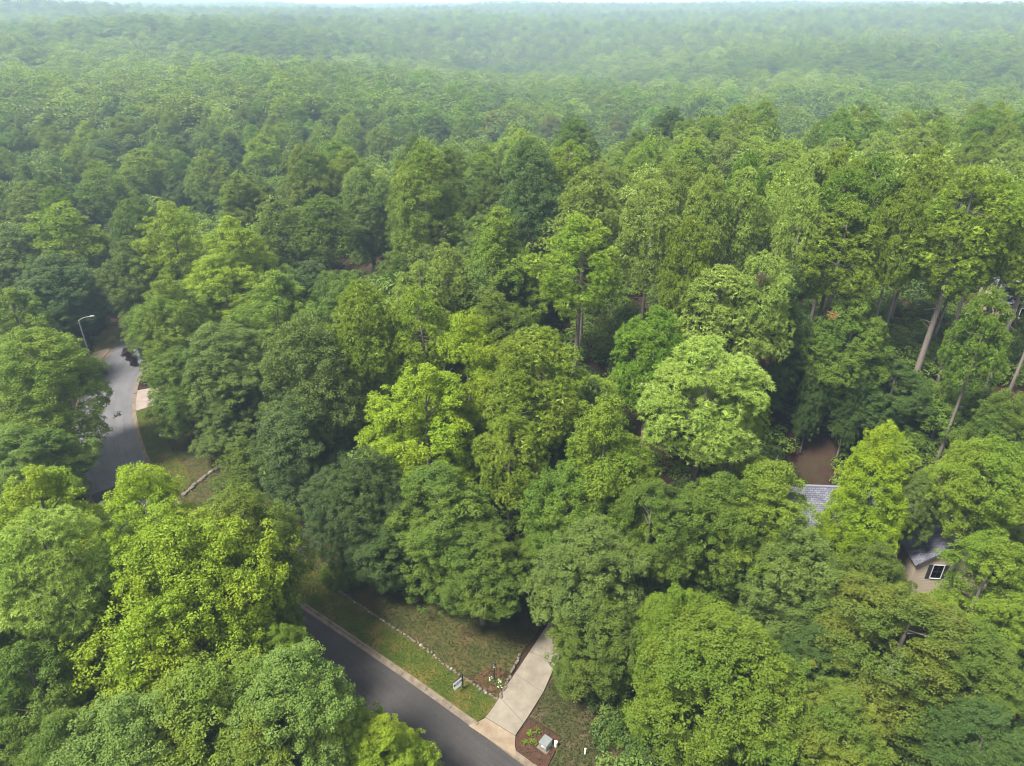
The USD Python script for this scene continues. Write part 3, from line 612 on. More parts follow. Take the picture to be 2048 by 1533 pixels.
def broadleaf(seed, outline, H=22., R=5.5, base=.22, lobes=80, subs=19, leaves=78, size=(.14, .23), asym=.28, sub=None, ball=.225):
    r = np.random.default_rng(seed); tz, tr = OUTLINES[outline]; zb = H * base
    c = spread_points(lobes, tz, tr, zb, H - ball * R * .8, R * .80, r, asym, .12)
    rl = R * ball * r.uniform(.6, 1.4, len(c)) * np.clip(1.18 - .42 * (c[:, 2] - zb) / (H - zb), .65, 1.2)
    out = np.c_[c[:, :2] / R, .3 + .8 * ((c[:, 2] - zb) / (H - zb))]
    sc, u, _ = union_shell(c, rl, subs, r, out, -.55, .92)
    sc = sc + r.normal(0, .04 * R, sc.shape) + u * r.exponential(.03 * R, (len(u), 1))
    rs = (sub or .092 * R) * r.uniform(.65, 1.35, len(sc))
    w, _ = cap_dirs(u + [0, 0, .45], leaves, r, -.35)
    p = np.repeat(sc, leaves, 0) + w * (np.repeat(rs, leaves) * r.uniform(.5, 1.12, len(w)))[:, None] * [1, 1, .85]
    nrm = w * .6 + [0, 0, .4] + r.normal(0, .42, w.shape)
    ni = 34; wi, _ = cap_dirs(out, ni, r, -1)
    pi_ = np.repeat(c, ni, 0) + wi * (np.repeat(rl, ni) * r.uniform(.2, .62, len(wi)))[:, None]
    crown = join([leaf_quads(p, nrm, size[0] * .75 + (size[1] * 1.15 - size[0] * .75) * r.random(len(p)) ** 1.4, r), leaf_quads(pi_, wi * .5 + [0, 0, .5] + r.normal(0, .4, wi.shape), r.uniform(.35, .5, len(pi_)), r)])
    r0 = .016 * H
    lean = r.normal(0, .25, 2)
    tp = np.array([[0, 0, -.3], [0, 0, .4], [lean[0] * .5, lean[1] * .5, H * .3], [lean[0], lean[1], H * .6], [0, 0, H * .92]])
    parts = [tube(tp, [r0 * 1.6, r0 * 1.1, r0 * .85, r0 * .5, r0 * .12], 8)]
    for q in c[r.permutation(len(c))[:20]]:
        z0 = max(zb * .8, q[2] - (.35 + .9 * np.hypot(q[0], q[1])) * r.uniform(.7, 1.1)); z0 = min(z0, H * .85)
        s0 = np.array([np.interp(z0, tp[:, 2], tp[:, 0]), np.interp(z0, tp[:, 2], tp[:, 1]), z0]); m = (s0 + q) / 2 + r.normal(0, .3, 3) + [0, 0, .3]
        k = r0 * .42 * (1 - .6 * z0 / H); parts.append(tube([s0, m, q], [k, k * .7, k * .25], 5))
        if r.random() < .6:
            o_ = q - [0, 0, zb + .3 * (H - zb)]; o_ /= np.linalg.norm(o_); e = q + (o_ + r.normal(0, .35, 3)) * R * ball * 1.15; parts.append(tube([q, (q + e) / 2 + r.normal(0, .12, 3), e], [.045, .03, .012], 4))
    return join(parts), crown

def pine(seed, outline='dome', H=26., R=4.8, base=.54, pads=92, tufts=27, needles=26, flat=.85, asym=.2, tuft=(.30, .46), width=.058, padr=.20, inner=26):
    r = np.random.default_rng(seed); tz, tr = OUTLINES[outline]; zb = H * base
    c = spread_points(pads, tz, tr, zb, H - padr * R * .7, R * .78, r, asym, .12)
    if outline == 'tier':
        tiers = np.linspace(zb, H - .8, 8); c[1:, 2] += (tiers[np.abs(c[1:, 2, None] - tiers).argmin(1)] - c[1:, 2]) * .6
    rl = R * padr * r.uniform(.7, 1.3, len(c)) * np.clip(1.15 - .35 * (c[:, 2] - zb) / (H - zb), .65, 1.2)
    out = np.c_[c[:, :2] / R, .35 + .8 * ((c[:, 2] - zb) / (H - zb))]
    tc, u, own = union_shell(c, rl, tufts, r, out, -.35, flat)
    tc = tc + r.normal(0, .1, tc.shape)
    w, _ = cap_dirs(u + [0, 0, .5], needles, r, -.1)
    n = len(w); L = np.repeat(r.uniform(*tuft, len(tc)), needles)[:, None] * r.uniform(.75, 1.15, (n, 1))
    b = np.cross(w, r.normal(size=w.shape)); b /= np.linalg.norm(b, axis=1, keepdims=True)
    a0 = np.repeat(tc, needles, 0) - w * .04
    v = np.stack([a0 - b * width * .5 + w * L * .25, a0 + b * width * .5 + w * L * .25, a0 + w * L], 1)
    ni = inner; wi, _ = cap_dirs(out, ni, r, -1)
    inner_ = leaf_quads(np.repeat(c, ni, 0) + wi * (np.repeat(rl, ni) * r.uniform(.15, .6, len(wi)))[:, None] * [1, 1, flat], wi * .5 + [0, 0, .5] + r.normal(0, .5, wi.shape), r.uniform(.4, .7, len(wi)), r, .5)
    crown = join([trimesh.Trimesh(v.reshape(-1, 3), np.arange(3 * n).reshape(-1, 3), process=False), inner_])
    r0 = .0098 * H; lean = r.normal(0, .35, 2)
    tp = np.array([[0, 0, -.3], [0, 0, .5], [lean[0] * .5, lean[1] * .5, H * .35], [lean[0], lean[1], H * .7], [0, 0, H * .96]])
    parts = [tube(tp, [r0 * 1.45, r0 * 1.1, r0 * .9, r0 * .6, r0 * .12], 9)]
    for q in c[r.permutation(len(c))[:30]]:
        z0 = np.clip(q[2] - .25 * np.hypot(q[0], q[1]) * r.uniform(.2, 1.3), zb * .85, H * .93)
        s0 = np.array([np.interp(z0, tp[:, 2], tp[:, 0]), np.interp(z0, tp[:, 2], tp[:, 1]), z0]); m = (s0 + q) / 2 + r.normal(0, .15, 3) - [0, 0, .15]
        k = r0 * .34 * (1.05 - .7 * z0 / H); parts.append(tube([s0, m, q], [k, k * .75, k * .3], 5))
    for k in range(7):                                             # dead stubs under the crown
        z0 = r.uniform(.55, 1.0) * zb; a = r.uniform(0, 6.28); s0 = np.array([0, 0, z0]); q = s0 + [math.cos(a) * 1.2, math.sin(a) * 1.2, r.uniform(-.2, .3)]
        parts.append(tube([s0, q], [.04, .015], 4))
    return join(parts), crown

MODELS = {}
def model(key, maker, H, R, kind, mat_bark):
    """A class prim with the two parts of a tree; trees reference it."""
    tr, cr = maker
    word = {'p': 'pine', 'b': 'broadleaf', 's': 'shrub'}[kind]
    c = stage.CreateClassPrim(f'/World/{word}_model_{len(MODELS):03d}')
    usdkit.mesh(stage, f'{c.GetPath()}/trunk', tr, mat_bark, True); usdkit.mesh(stage, f'{c.GetPath()}/crown', cr, None)
    MODELS[key] = (str(c.GetPath()), H, R, kind)

model('R1', broadleaf(101, 'round'), 22, 5.5, 'b', BARK)
model('R2', broadleaf(102, 'round', asym=.36, base=.12, lobes=88, ball=.215), 22, 5.5, 'b', BARK)
model('R3', broadleaf(103, 'oval', lobes=86, ball=.22), 22, 5.5, 'b', BARK)
model('Z1', broadleaf(104, 'round', H=20, R=8.5, base=.12, lobes=150, subs=20, leaves=74, size=(.16, .26), asym=.3, sub=.58, ball=.165), 20, 8.5, 'b', BARK)
model('C1', broadleaf(105, 'cone', asym=.2, base=.16, lobes=92, ball=.19, subs=17), 22, 5.2, 'b', BARK)
model('C2', broadleaf(106, 'cone', asym=.3, base=.18, lobes=84, ball=.205), 22, 5.2, 'b', BARK)
model('O1', broadleaf(107, 'oval', asym=.32, base=.14, lobes=74, ball=.235), 22, 5.5, 'b', BARK)
model('N1', broadleaf(108, 'column', H=20, R=4.2, asym=.12, base=.06, lobes=84, subs=17, leaves=60, size=(.13, .2), sub=.4, ball=.25), 20, 4.2, 'b', BARK)
model('P1', pine(201, pads=104, padr=.195, asym=.16), 26, 4.8, 'p', BARK_PINE)
model('P2', pine(202, asym=.28, pads=84), 26, 4.8, 'p', BARK_PINE)
model('P3', pine(203, asym=.14, pads=124, padr=.175, flat=.95), 26, 4.8, 'p', BARK_PINE)
model('P4', pine(204, 'round', asym=.24, base=.50, pads=100, padr=.195), 26, 4.8, 'p', BARK_PINE)
model('T1', pine(205, 'tier', asym=.32, base=.52, pads=76, flat=.7, padr=.22), 28, 4.8, 'p', BARK_PINE)
model('T2', pine(206, 'tier', asym=.38, base=.50, pads=80, flat=.7, padr=.215), 28, 4.8, 'p', BARK_PINE)
model('H1', broadleaf(112, 'round', asym=.24, base=.52, lobes=64, ball=.22), 22, 5.5, 'b', BARK)
model('F1', broadleaf(109, 'cone', H=10, R=4.2, asym=.25, base=.05, lobes=40, subs=20, leaves=40, size=(.12, .2), sub=.42), 10, 4.2, 's', BARK)
model('S1', broadleaf(110, 'round', H=3, R=2.0, asym=.25, base=.02, lobes=16, subs=18, leaves=34, size=(.11, .19), sub=.28), 3, 2.0, 's', BARK)
print('model triangles', {k: [len(UsdGeom.Mesh.Get(stage, v[0] + '/' + q).GetFaceVertexCountsAttr().Get()) for q in ('trunk', 'crown')] for k, v in MODELS.items()})
BROAD, PINES = ['R1', 'R2', 'R3', 'O1', 'C1', 'C2'], ['P1', 'P2', 'P3', 'P4', 'T1', 'T2']

# ------------------------------------------------------------------ the trees one can point at: crown top (pixel), crown width (pixels), height, model, leaf, label, short name
HAND = [
 # left of the street, in front
 (330, 1052, 440, 19, 'Z1', 'Y', 'huge bright yellow-green maple overhanging the street at lower left', 'the huge yellow-green maple'),
 (62, 1020, 250, 22, 'P3', 'K', 'pale soft-needled pine at the left edge beside the huge yellow-green maple', 'the pale pine at the left edge'),
 (255, 942, 225, 20, 'O1', 'Y', 'bright yellow-green tree with its tip against the worn asphalt, behind the huge maple', None),
 (60, 935, 240, 20, 'R2', 'Y', 'yellow-green tree at the left edge just above the pale pine', None),
 (470, 985, 215, 18, 'R1', 'L', 'light green tree behind the huge maple, its tip before the ground cover bank', None),
 (528, 1110, 105, 13, 'C2', 'M', 'smaller mid green tree leaning over the street right of the huge maple', None),
 (560, 1255, 110, 11, 'R1', 'L', 'small light green tree with a branch tip reaching over the dark asphalt', None),
 (395, 1345, 330, 15, 'R3', 'L', 'broad light green tree in front of the huge maple at the bottom', 'the broad light tree at the bottom'),
 (560, 1335, 280, 15, 'R1', 'S', 'sage green tree at the bottom between the broad light tree and the lime tree', None),
 (230, 1400, 290, 15, 'O1', 'S', 'sage green tree at the bottom left of the broad light tree', None),
 (510, 1425, 270, 13, 'R2', 'L', 'lighter green lumpy crown cut by the bottom edge below the sage trees', None),
 (100, 1440, 210, 13, 'R2', 'M', 'darker green tree in the bottom left corner', None),
 (330, 1490, 230, 12, 'R1', 'L', 'light green crown cut off by the bottom edge left of centre-left', None),
 (665, 1400, 190, 11, 'C2', 'L', 'light green small tree at the street edge behind the lime tree', None),
 (760, 1448, 200, 9.5, 'C1', 'Y', 'lime yellow small tree at the bottom beside the dark asphalt', 'the lime tree at the street edge'),
 # left of the street, middle
 (52, 662, 232, 20, 'R1', 'L', 'big round light green tree left of the worn asphalt bend', 'the big round tree left of the bend'),
 (30, 850, 200, 13, 'R2', 'M', 'lower mid green tree below the big round one, left of the bend', None),
 (205, 1015, 150, 9, 'R1', 'M', 'low dark green tree at the street edge behind the yellow-green tip', None),
 (95, 505, 190, 17, 'R3', 'B', 'dark blue-green tree behind the big round tree left of the bend', None),
 (20, 450, 150, 19, 'R1', 'S', 'sage green tree at the left edge behind the dark blue-green tree', None),
 (15, 575, 150, 17, 'R2', 'L', 'light green tree at the left edge between sage and big round tree', None),
 (112, 385, 200, 25, 'T1', 'O', 'olive pine with bare trunk showing above the dark blue-green tree', 'the bare-trunked pine at left'),
 (195, 335, 200, 24, 'P2', 'Q', 'dark olive flat-layered pine behind the bare-trunked pine at left', None),
 (275, 296, 165, 24, 'P4', 'O', 'olive pine right of the dark layered pine at left', None),
 (55, 365, 120, 22, 'R1', 'L', 'light green tree at the left edge behind the bare-trunked pine', None),
 # right of the street
 (255, 475, 140, 19, 'R3', 'M', 'mid green tree at the far side of the street bend, left of the pale poplars', None),
 (335, 405, 190, 25, 'O1', 'Y', 'tall yellow-green poplar above the street bend, left one of its group', 'the tall poplar above the bend'),
 (455, 432, 190, 24, 'R2', 'Y', 'yellow-green rounder poplar right of the tall poplar above the bend', None),
 (430, 503, 215, 20, 'R3', 'Y', 'bright yellow-green tree before the poplars above the bend', 'the bright tree before the poplars'),
 (325, 555, 160, 20, 'R3', 'L', 'light green tree left of the bright tree before the poplars', None),
 (278, 612, 90, 11, 'R1', 'M', 'small dark green tree overhanging the far end of the street', None),
 (545, 540, 200, 21, 'R2', 'L', 'light green oak right of the bright tree before the poplars', None),
 (440, 650, 190, 18, 'R1', 'S', 'sage green tree below the bright tree before the poplars', None),
 (352, 700, 150, 15, 'R1', 'M', 'dark mid green tree overhanging the worn asphalt from the right', None),
 (445, 778, 150, 11, 'R2', 'S', 'low sage tree spreading over the ground cover bank by the upper lawn', None),
 (600, 640, 210, 24, 'R1', 'S', 'tall sage green oak facing the street left of the olive pines', 'the tall sage oak'),
 (590, 790, 190, 17, 'O1', 'B', 'blue-green broad tree below the tall sage oak', None),
 (480, 880, 130, 7, 'F1', 'V', 'low feathery bright green tree at the edge of the ground cover bank', None),
 (715, 562, 165, 27, 'P1', 'O', 'bright olive pine, left of the twin olive pines in the middle', 'the twin olive pines'),
 (830, 572, 160, 26, 'P2', 'O', 'bright olive pine, right of the twin olive pines in the middle', None),
 (838, 522, 150, 26, 'P3', 'K', 'pale pine just behind the twin olive pines', None),
 (888, 488, 130, 26, 'P4', 'K', 'smaller pale pine tip behind the twin olive pines', None),
 (955, 530, 160, 23, 'C2', 'S', 'sage light tree behind the bright maple and right of the pale pines', None),
 (985, 590, 150, 21, 'R1', 'L', 'light green tree between the bright maple and the central big pine', None),
 (1050, 622, 110, 19, 'R3', 'M', 'mid green tree peeping over the central big pine', None),
 (925, 628, 190, 25, 'O1', 'Y', 'bright yellow-green maple in the middle, left of the central big pine', 'the bright maple in the middle'),
 (850, 730, 240, 22, 'R2', 'Y', 'yellow-green lower maple before the bright maple in the middle', None),
 (1075, 655, 235, 26, 'P1', 'O', 'big round olive-green pine in the middle of the picture', 'the central big pine'),
 (1020, 830, 170, 19, 'P4', 'O', 'lower olive pine in front of the central big pine', None),
 (730, 900, 170, 16, 'R3', 'D', 'dark green tree between the blue-green tree and the yellow-green maples', None),
 (880, 930, 230, 16, 'R2', 'M', 'mid green tree below the yellow-green maples, over the ground cover', None),
 (780, 1000, 190, 11, 'O1', 'D', 'dark low tree at the inner edge of the stone border', None),
 (960, 1060, 190, 12, 'R1', 'M', 'mid green tree hanging over the ground cover left of the driveway', None),
 (660, 940, 135, 13, 'R1', 'B', 'blue-green tree over the dark side driveway', None),
 (1215, 797, 230, 23, 'C1', 'L', 'tall pyramid-shaped light green tree above the concrete driveway', 'the pyramid tree'),
 (1135, 930, 190, 17, 'R3', 'M', 'mid green tree left of and below the pyramid tree', None),
 (1190, 1060, 230, 15, 'R1', 'S', 'sage green tree overhanging the top of the concrete driveway', 'the tree over the driveway'),
 (1310, 960, 190, 17, 'R2', 'M', 'mid green tree right of the pyramid tree, below the biggest pale pine', None),
 # right half, near
 (1315, 612, 180, 25, 'P3', 'P', 'dense deep green domed pine left of the biggest pale pine', 'the dense domed pine'),
 (1425, 675, 280, 26, 'P3', 'K', 'biggest pale green domed pine right of centre', 'the biggest pale pine'),
 (1445, 532, 205, 26, 'P1', 'K', 'palest pine standing behind the biggest pale pine', None),
 (1578, 552, 125, 21, 'N1', 'D', 'dark glossy column-shaped tree right of the palest pine', 'the dark column tree'),
 (1715, 605, 170, 18, 'R3', 'M', 'mid green tree with a withered orange branch beside the dark column tree', None),
 (1690, 467, 180, 27, 'T2', 'O', 'flat-layered olive pine above the withered orange branch', 'the layered pine'),
 (1935, 410, 225, 31, 'T1', 'O', 'great olive pine on the right with a long visible trunk', 'the great right-hand pine'),
 (1900, 770, 170, 9, 'F1', 'Q', 'low olive feathery evergreen in the dark hollow under the great right-hand pine', None),
 (1800, 720, 150, 11, 'R2', 'D', 'dark low tree in the hollow left of the feathery evergreen', None),
 (1730, 760, 130, 9, 'R1', 'D', 'dark low tree in the hollow above the red leaf litter', None),
 (1778, 852, 160, 20, 'C2', 'Y', 'bright yellow-green pointed tree behind the house roof', 'the yellow pointed tree'),
 (1560, 925, 230, 18, 'R2', 'L', 'light green lumpy tree left of the house roof', 'the lumpy tree by the roof'),
 (1440, 960, 190, 17, 'R1', 'M', 'mid green tree below the biggest pale pine, left of the lumpy tree by the roof', None),
 (1600, 1060, 210, 14, 'R3', 'S', 'sage green tree before the grey shingle roof', None),
 (2000, 880, 200, 20, 'H1', 'L', 'pale light green tree above the black shuttered window', 'the pale tree above the window'),
 (1846, 945, 110, 15, 'H1', 'S', 'sage green tree over the roof between the yellow pointed tree and the window', None),
 (35, 1290, 210, 14, 'R2', 'M', 'mid green tree below the pale pine at the left edge', None),
 (2030, 790, 150, 18, 'R1', 'M', 'olive green tree at the right edge behind the pale tree above the window', None),
 (1766, 1090, 148, 12.5, 'R3', 'M', 'mid green rounded tree left of the black shuttered window', None),
 (2010, 1080, 190, 15, 'O1', 'L', 'light green tree at the right edge below the pale tree above the window', None),
 (1355, 1175, 190, 14, 'R2', 'V', 'vivid green tree right of the tree over the driveway', 'the vivid green tree'),
 (1450, 1255, 320, 14, 'R1', 'V', 'broad vivid green crown at the bottom right of centre', None),
 (1205, 1205, 190, 11, 'R3', 'M', 'low mid green tree at the right edge of the concrete driveway', None),
 (1840, 1195, 300, 14, 'R2', 'A', 'gold-tipped green tree at the bottom right', 'the gold-tipped tree'),
 (1640, 1250, 150, 9, 'O1', 'D', 'dark green tree between the vivid crown and the gold-tipped tree', None),
 (1960, 1255, 200, 12, 'R1', 'M', 'mid green tree right of the gold-tipped tree', None),
 (1690, 1390, 210, 11, 'R3', 'A', 'lower gold-flecked tree before the gold-tipped tree at the bottom edge', None),
 (1560, 1440, 180, 9, 'R2', 'M', 'mid green low tree at the bottom edge right of the vivid crown', None),
 (1990, 1420, 180, 10, 'R3', 'D', 'dark green tree in the bottom right corner', None),
 # middle rows
 (1165, 396, 195, 28, 'T2', 'O', 'tall olive pine with visible trunk, right of the pointed yellow-green tree', 'the tall olive pine'),
 (1310, 322, 150, 30, 'T1', 'K', 'pale tall pine with long thin trunk behind the dense domed pine', 'the pale tall pine'),
 (1180, 335, 150, 27, 'P4', 'K', 'pale pine behind the tall olive pine', None),
 (1395, 372, 130, 28, 'P1', 'O', 'olive pine right of the pale tall pine', None),
 (1490, 366, 110, 28, 'T2', 'K', 'slender pale pine with bare stem between two broader pines', None),
 (1552, 396, 165, 28, 'P2', 'K', 'broad pale pine above the dark column tree', 'the broad pale pine'),
 (1000, 415, 180, 24, 'C1', 'L', 'pointed yellow-green tree left of the tall olive pine', 'the pointed yellow-green tree'),
 (850, 286, 190, 27, 'O1', 'L', 'tall light green poplar above the pointed yellow-green tree', 'the tall middle poplar'),
 (728, 326, 125, 24, 'R3', 'S', 'greyish sage tree left of the tall middle poplar', None),
 (1062, 284, 145, 25, 'R1', 'B', 'dark blue-green round tree right of the tall middle poplar', 'the blue-green round tree'),
 (985, 219, 95, 24, 'R2', 'W', 'yellow-crowned tree on the ridge above the blue-green tree', 'the yellow tree on the ridge'),
 (760, 255, 130, 24, 'R1', 'L', 'light green tree on the ridge left of the yellow-crowned tree', None),
 (868, 222, 120, 24, 'R3', 'M', 'mid green tree on the ridge between two lighter ones', None),
 (925, 232, 95, 24, 'C2', 'L', 'light green pointed tree next left of the yellow-crowned tree', None),
 (640, 390, 130, 24, 'P1', 'Q', 'dark olive pine left of the greyish sage tree', None),
 (560, 400, 130, 23, 'P4', 'Q', 'dull olive pine behind the light oak', None),
 (1100, 228, 90, 24, 'R1', 'R', 'russet-green tree right of the yellow-crowned tree', 'the russet tree'),
 (1230, 232, 80, 24, 'R2', 'R', 'brownish green tree among pines right of the russet tree', None),
 (1590, 212, 75, 24, 'R1', 'W', 'small golden tree among pines at upper right', 'the golden tree at upper right'),
 (1700, 282, 130, 28, 'P3', 'O', 'domed olive pine in the pine belt at right', 'the domed pine in the belt'),
 (1625, 300, 105, 27, 'P1', 'K', 'pale pine left of the domed pine in the belt', None),
 (1770, 305, 130, 27, 'P2', 'P', 'green pine right of the domed pine in the belt', None),
 (1870, 290, 140, 28, 'P4', 'O', 'broad olive pine above the great right-hand pine', None),
 (1500, 300, 100, 27, 'P2', 'P', 'green pine in the belt above the broad pale pine', None),
 (1425, 330, 110, 27, 'P3', 'K', 'pale pine between the pale tall pine and the slender pine', None),
 (1690, 395, 150, 26, 'P1', 'P', 'green pine behind the layered pine', None),
 (1620, 345, 110, 27, 'P4', 'K', 'pale-tipped pine above the broad pale pine to its right', None),
 (1830, 345, 120, 27, 'P3', 'O', 'olive pine just left of and behind the great right-hand pine', None),
 (2010, 350, 140, 27, 'P2', 'O', 'olive pine at the right edge behind the great right-hand pine', None),
 (1960, 262, 110, 25, 'R2', 'L', 'yellowish light green tree near the right edge above the pine belt', None),
 (2030, 470, 130, 25, 'P1', 'Q', 'dark pine at the right edge beside the great right-hand pine', None),
 (520, 268, 120, 25, 'P3', 'O', 'olive pine on the left-hand ridge right of the light trees', None),
 (415, 300, 130, 24, 'R3', 'L', 'light green tree on the left-hand ridge', 'the light tree on the left ridge'),
 (610, 290, 110, 24, 'R1', 'A', 'yellowish tinged tree on the left-hand ridge', None),
 (470, 345, 110, 23, 'R2', 'L', 'light green tree in front of the left-hand ridge', None),
 (340, 350, 60, 17, 'R3', 'S', 'small pale sage tree above the tall poplar at the bend', None),
 (500, 352, 130, 20, 'R1', 'M', 'mid green round tree before the left-hand ridge', None),
]
BASED = [(1972, 778, 150, 31, 'T2', 'O', 'pine with long bare grey trunk near the right edge'), (2018, 785, 110, 29, 'T1', 'O', 'thinner bare pine trunk at the right edge'),
         (1600, 906, 60, 15, 'R3', 'D', 'slim trunk on the left of the red leaf litter clearing'), (1672, 922, 60, 15, 'R3', 'D', 'slim trunk on the right of the red leaf litter clearing')]

TREES = []
def add_tree(x, y, h, R, mdl, leaf, label=None, short=None, rz=None, hand=False):
    z = float(terrain(np.array(x), np.array(y)))
    TREES.append(dict(x=x, y=y, z=z, h=h, R=R, m=mdl, leaf=leaf, label=label, short=short, rz=rng.uniform(0, 360) if rz is None else rz, hand=hand))

for (px, py, w, h, mdl, leaf, lab, short) in HAND:
    z = 0.0
    for _ in range(25):
        p = at(px, py + 3, z + h); z = .5 * z + .5 * float(terrain(p[0], p[1]))
    d = project(p)[2][0]
    add_tree(p[0], p[1], h, min(w / 2 / FOC * d * 1.04, 9.0 if mdl == 'Z1' else 7.0), mdl, leaf, lab, short, hand=True)
for (px, py, w, h, mdl, leaf, lab) in BASED:
    p = at_ground(px, py); d = project(p)[2][0]
    add_tree(p[0], p[1], h, w / 2 / FOC * d, mdl, leaf, lab, hand=True)

# a coarse look at what each crown hides, so that the filling trees leave the street and the trees above in view
BW, BH, BS = 512, 384, 0.25
GX, GY = np.meshgrid((np.arange(BW) + .5) / BS, (np.arange(BH) + .5) / BS)
def silhouette(t):
    frac = {'b': .84, 'p': .48, 's': .95}[MODELS[t['m']][3]]
    ch = t['h'] * frac; c = np.array([t['x'], t['y'], t['z'] + t['h'] - ch / 2]); px, py, d = (v[0] for v in project(c))
    if d < 5: return None
    a = math.atan2(EYE - c[2], math.hypot(c[0], c[1])); rx = t['R'] / d * FOC; ry = math.hypot(t['R'] * math.sin(a), ch / 2 * math.cos(a)) / d * FOC
    x0, x1 = int(max(0, (px - rx) * BS)), int(min(BW, (px + rx) * BS + 2)); y0, y1 = int(max(0, (py - ry) * BS)), int(min(BH, (py + ry) * BS + 2))
    if x0 >= x1 or y0 >= y1: return None
    sl = (slice(y0, y1), slice(x0, x1)); e = ((GX[sl] - px) / rx) ** 2 + ((GY[sl] - py) / ry) ** 2
    return sl, e < 1.0, d, px, py
depth = np.full((BH, BW), np.inf); ident = np.full((BH, BW), -1)
def stamp(k, t):
    s = silhouette(t)
    if s is None: return
    sl, m, d = s[:3]; near = m & (d < depth[sl]); depth[sl][near] = d; ident[sl][near] = k
for k, t in enumerate(TREES): stamp(k, t)
import shapely
def pixels(poly):
    return shapely.contains_xy(Polygon(poly), GX, GY)
CLEAR = np.zeros((BH, BW), bool); GAP = CLEAR.copy()
for poly in ([(180, 760), (258, 660), (300, 700), (270, 790), (330, 800), (330, 870), (440, 940), (400, 1010), (330, 1000), (170, 950)], [(545, 1190), (640, 1060), (720, 1180), (1000, 1230), (1060, 1290), (1115, 1310), (1230, 1533), (860, 1533), (600, 1290)],
             [(1580, 870), (1690, 860), (1700, 960), (1600, 960)], [(1600, 975), (1670, 970), (1670, 1010), (1640, 1020)], [(1660, 1075), (1720, 1075), (1710, 1105), (1670, 1105)], [(1860, 1040), (1915, 1040), (1910, 1090), (1860, 1090)], [(1835, 1115), (1905, 1115), (1900, 1175), (1840, 1175)], [(1270, 530), (1300, 530), (1300, 620), (1270, 620)], [(1780, 560), (1860, 560), (1830, 800), (1780, 800)], [(1960, 620), (2048, 600), (2048, 790), (1960, 790)]):
    CLEAR |= pixels(poly)
for poly in ([(1090, 640), (1230, 560), (1290, 620), (1230, 725), (1150, 705)], [(650, 450), (760, 450), (745, 545), (680, 560)], [(125, 490), (225, 480), (245, 640), (180, 660)], [(1640, 650), (1800, 640), (1790, 830), (1660, 850)]):
    CLEAR |= pixels(poly); GAP |= pixels(poly)
TRUNKS = GAP | pixels([(1780, 560), (1860, 560), (1830, 800), (1780, 800)]) | pixels([(1960, 620), (2048, 600), (2048, 790), (1960, 790)])
NOGO = unary_union([ROADK.buffer(1.0), lawn.buffer(1), lawn2.buffer(1), DRIVE.buffer(1), drive2.buffer(1), drive3.buffer(.5), mulch, *[g.buffer(1.5) for g in HOUSES], redmulch.buffer(-.5), cover.buffer(-3)])
r = np.random.default_rng(77)
placed = np.array([[t['x'], t['y'], t['R']] for t in TREES])
def fill(n, d0, d1, gap, hmin, hmax, strict):
    global placed
    made = 0
    a = np.radians(r.uniform(-56, 56, n)); d = np.sqrt(r.uniform(d0 * d0, d1 * d1, n))
    for ai, di in sorted(zip(a, d), key=lambda q: q[1]):
        x, y = di * math.sin(ai), di * math.cos(ai)
        if di < 170 and NOGO.contains(Point(x, y)): continue
        east = smooth(-.12, .32, ai) * (0.75 if di < 330 else .5) + .2
        isp = r.random() < east * (.6 + .8 * float(meshkit.noise(np.array([x / 45., y / 45., 2.]))))
        h = r.uniform(hmin, hmax) + (1.5 if isp else 0); R = (r.uniform(4.2, 6.0) if isp else r.uniform(4.4, 6.8)) * (h / 23) ** .5
        if (np.hypot(placed[:, 0] - x, placed[:, 1] - y) < (placed[:, 2] + R) * gap).any(): continue
        mdl = str(r.choice(PINES, p=(.28, .2, .2, .2, .06, .06)) if isp else r.choice(BROAD, p=(.26, .2, .22, .2, .06, .06))); z = float(terrain(np.array(x), np.array(y)))
        t = dict(x=x, y=y, z=z, h=h, R=R, m=mdl)
        for attempt in range(4):
            s = silhouette(t)
            if s is None: break
            sl, m, dd = s[:3]; tot = max(1, m.sum()); hid = ident[sl][m & (depth[sl] > dd)]; hid = hid[hid >= 0]
            hid = (np.bincount(hid, minlength=len(TREES))[:NHAND]).sum() if len(hid) else 0
            if (CLEAR[sl] & m).sum() / tot < .02 and hid / tot < strict: break
            t['h'] *= .8; t['R'] *= .9
        else: continue
        g = float(meshkit.noise(np.array([x / 38., y / 38., 5.]))) + r.normal(0, .16)
        leaf = str(('Q', 'P', 'O', 'O', 'K')[int(np.clip(g * 5, 0, 4.99))] if isp else ('D', 'B', 'M', 'M', 'S', 'L', 'L')[int(np.clip(g * 7, 0, 6.99))])
        u = r.random()
        if not isp and u < .05: leaf = 'Y'
        elif not isp and u < .065: leaf = 'R'
        elif not isp and u < .085: leaf = 'A'
        add_tree(x, y, t['h'], t['R'], mdl, leaf); stamp(len(TREES) - 1, TREES[-1]); placed = np.vstack([placed, [x, y, t['R']]]); made += 1
    return made
NHAND = len(TREES)
fill(3400, 26, 110, .74, 17, 24, .07)
fill(5600, 95, 330, .68, 17.5, 23, .06)
fill(1500, 60, 180, .55, 8, 13, .05)

# what is in view of each tree
depth[:] = np.inf; ident[:] = -1
for k, t in enumerate(TREES): stamp(k, t)
seen = np.bincount(ident[ident >= 0], minlength=len(TREES))
order = [k for k in np.argsort(-seen[NHAND:]) + NHAND if seen[k] >= 5]
single = list(range(NHAND)) + order[:300 - NHAND]
chosen = set(single)

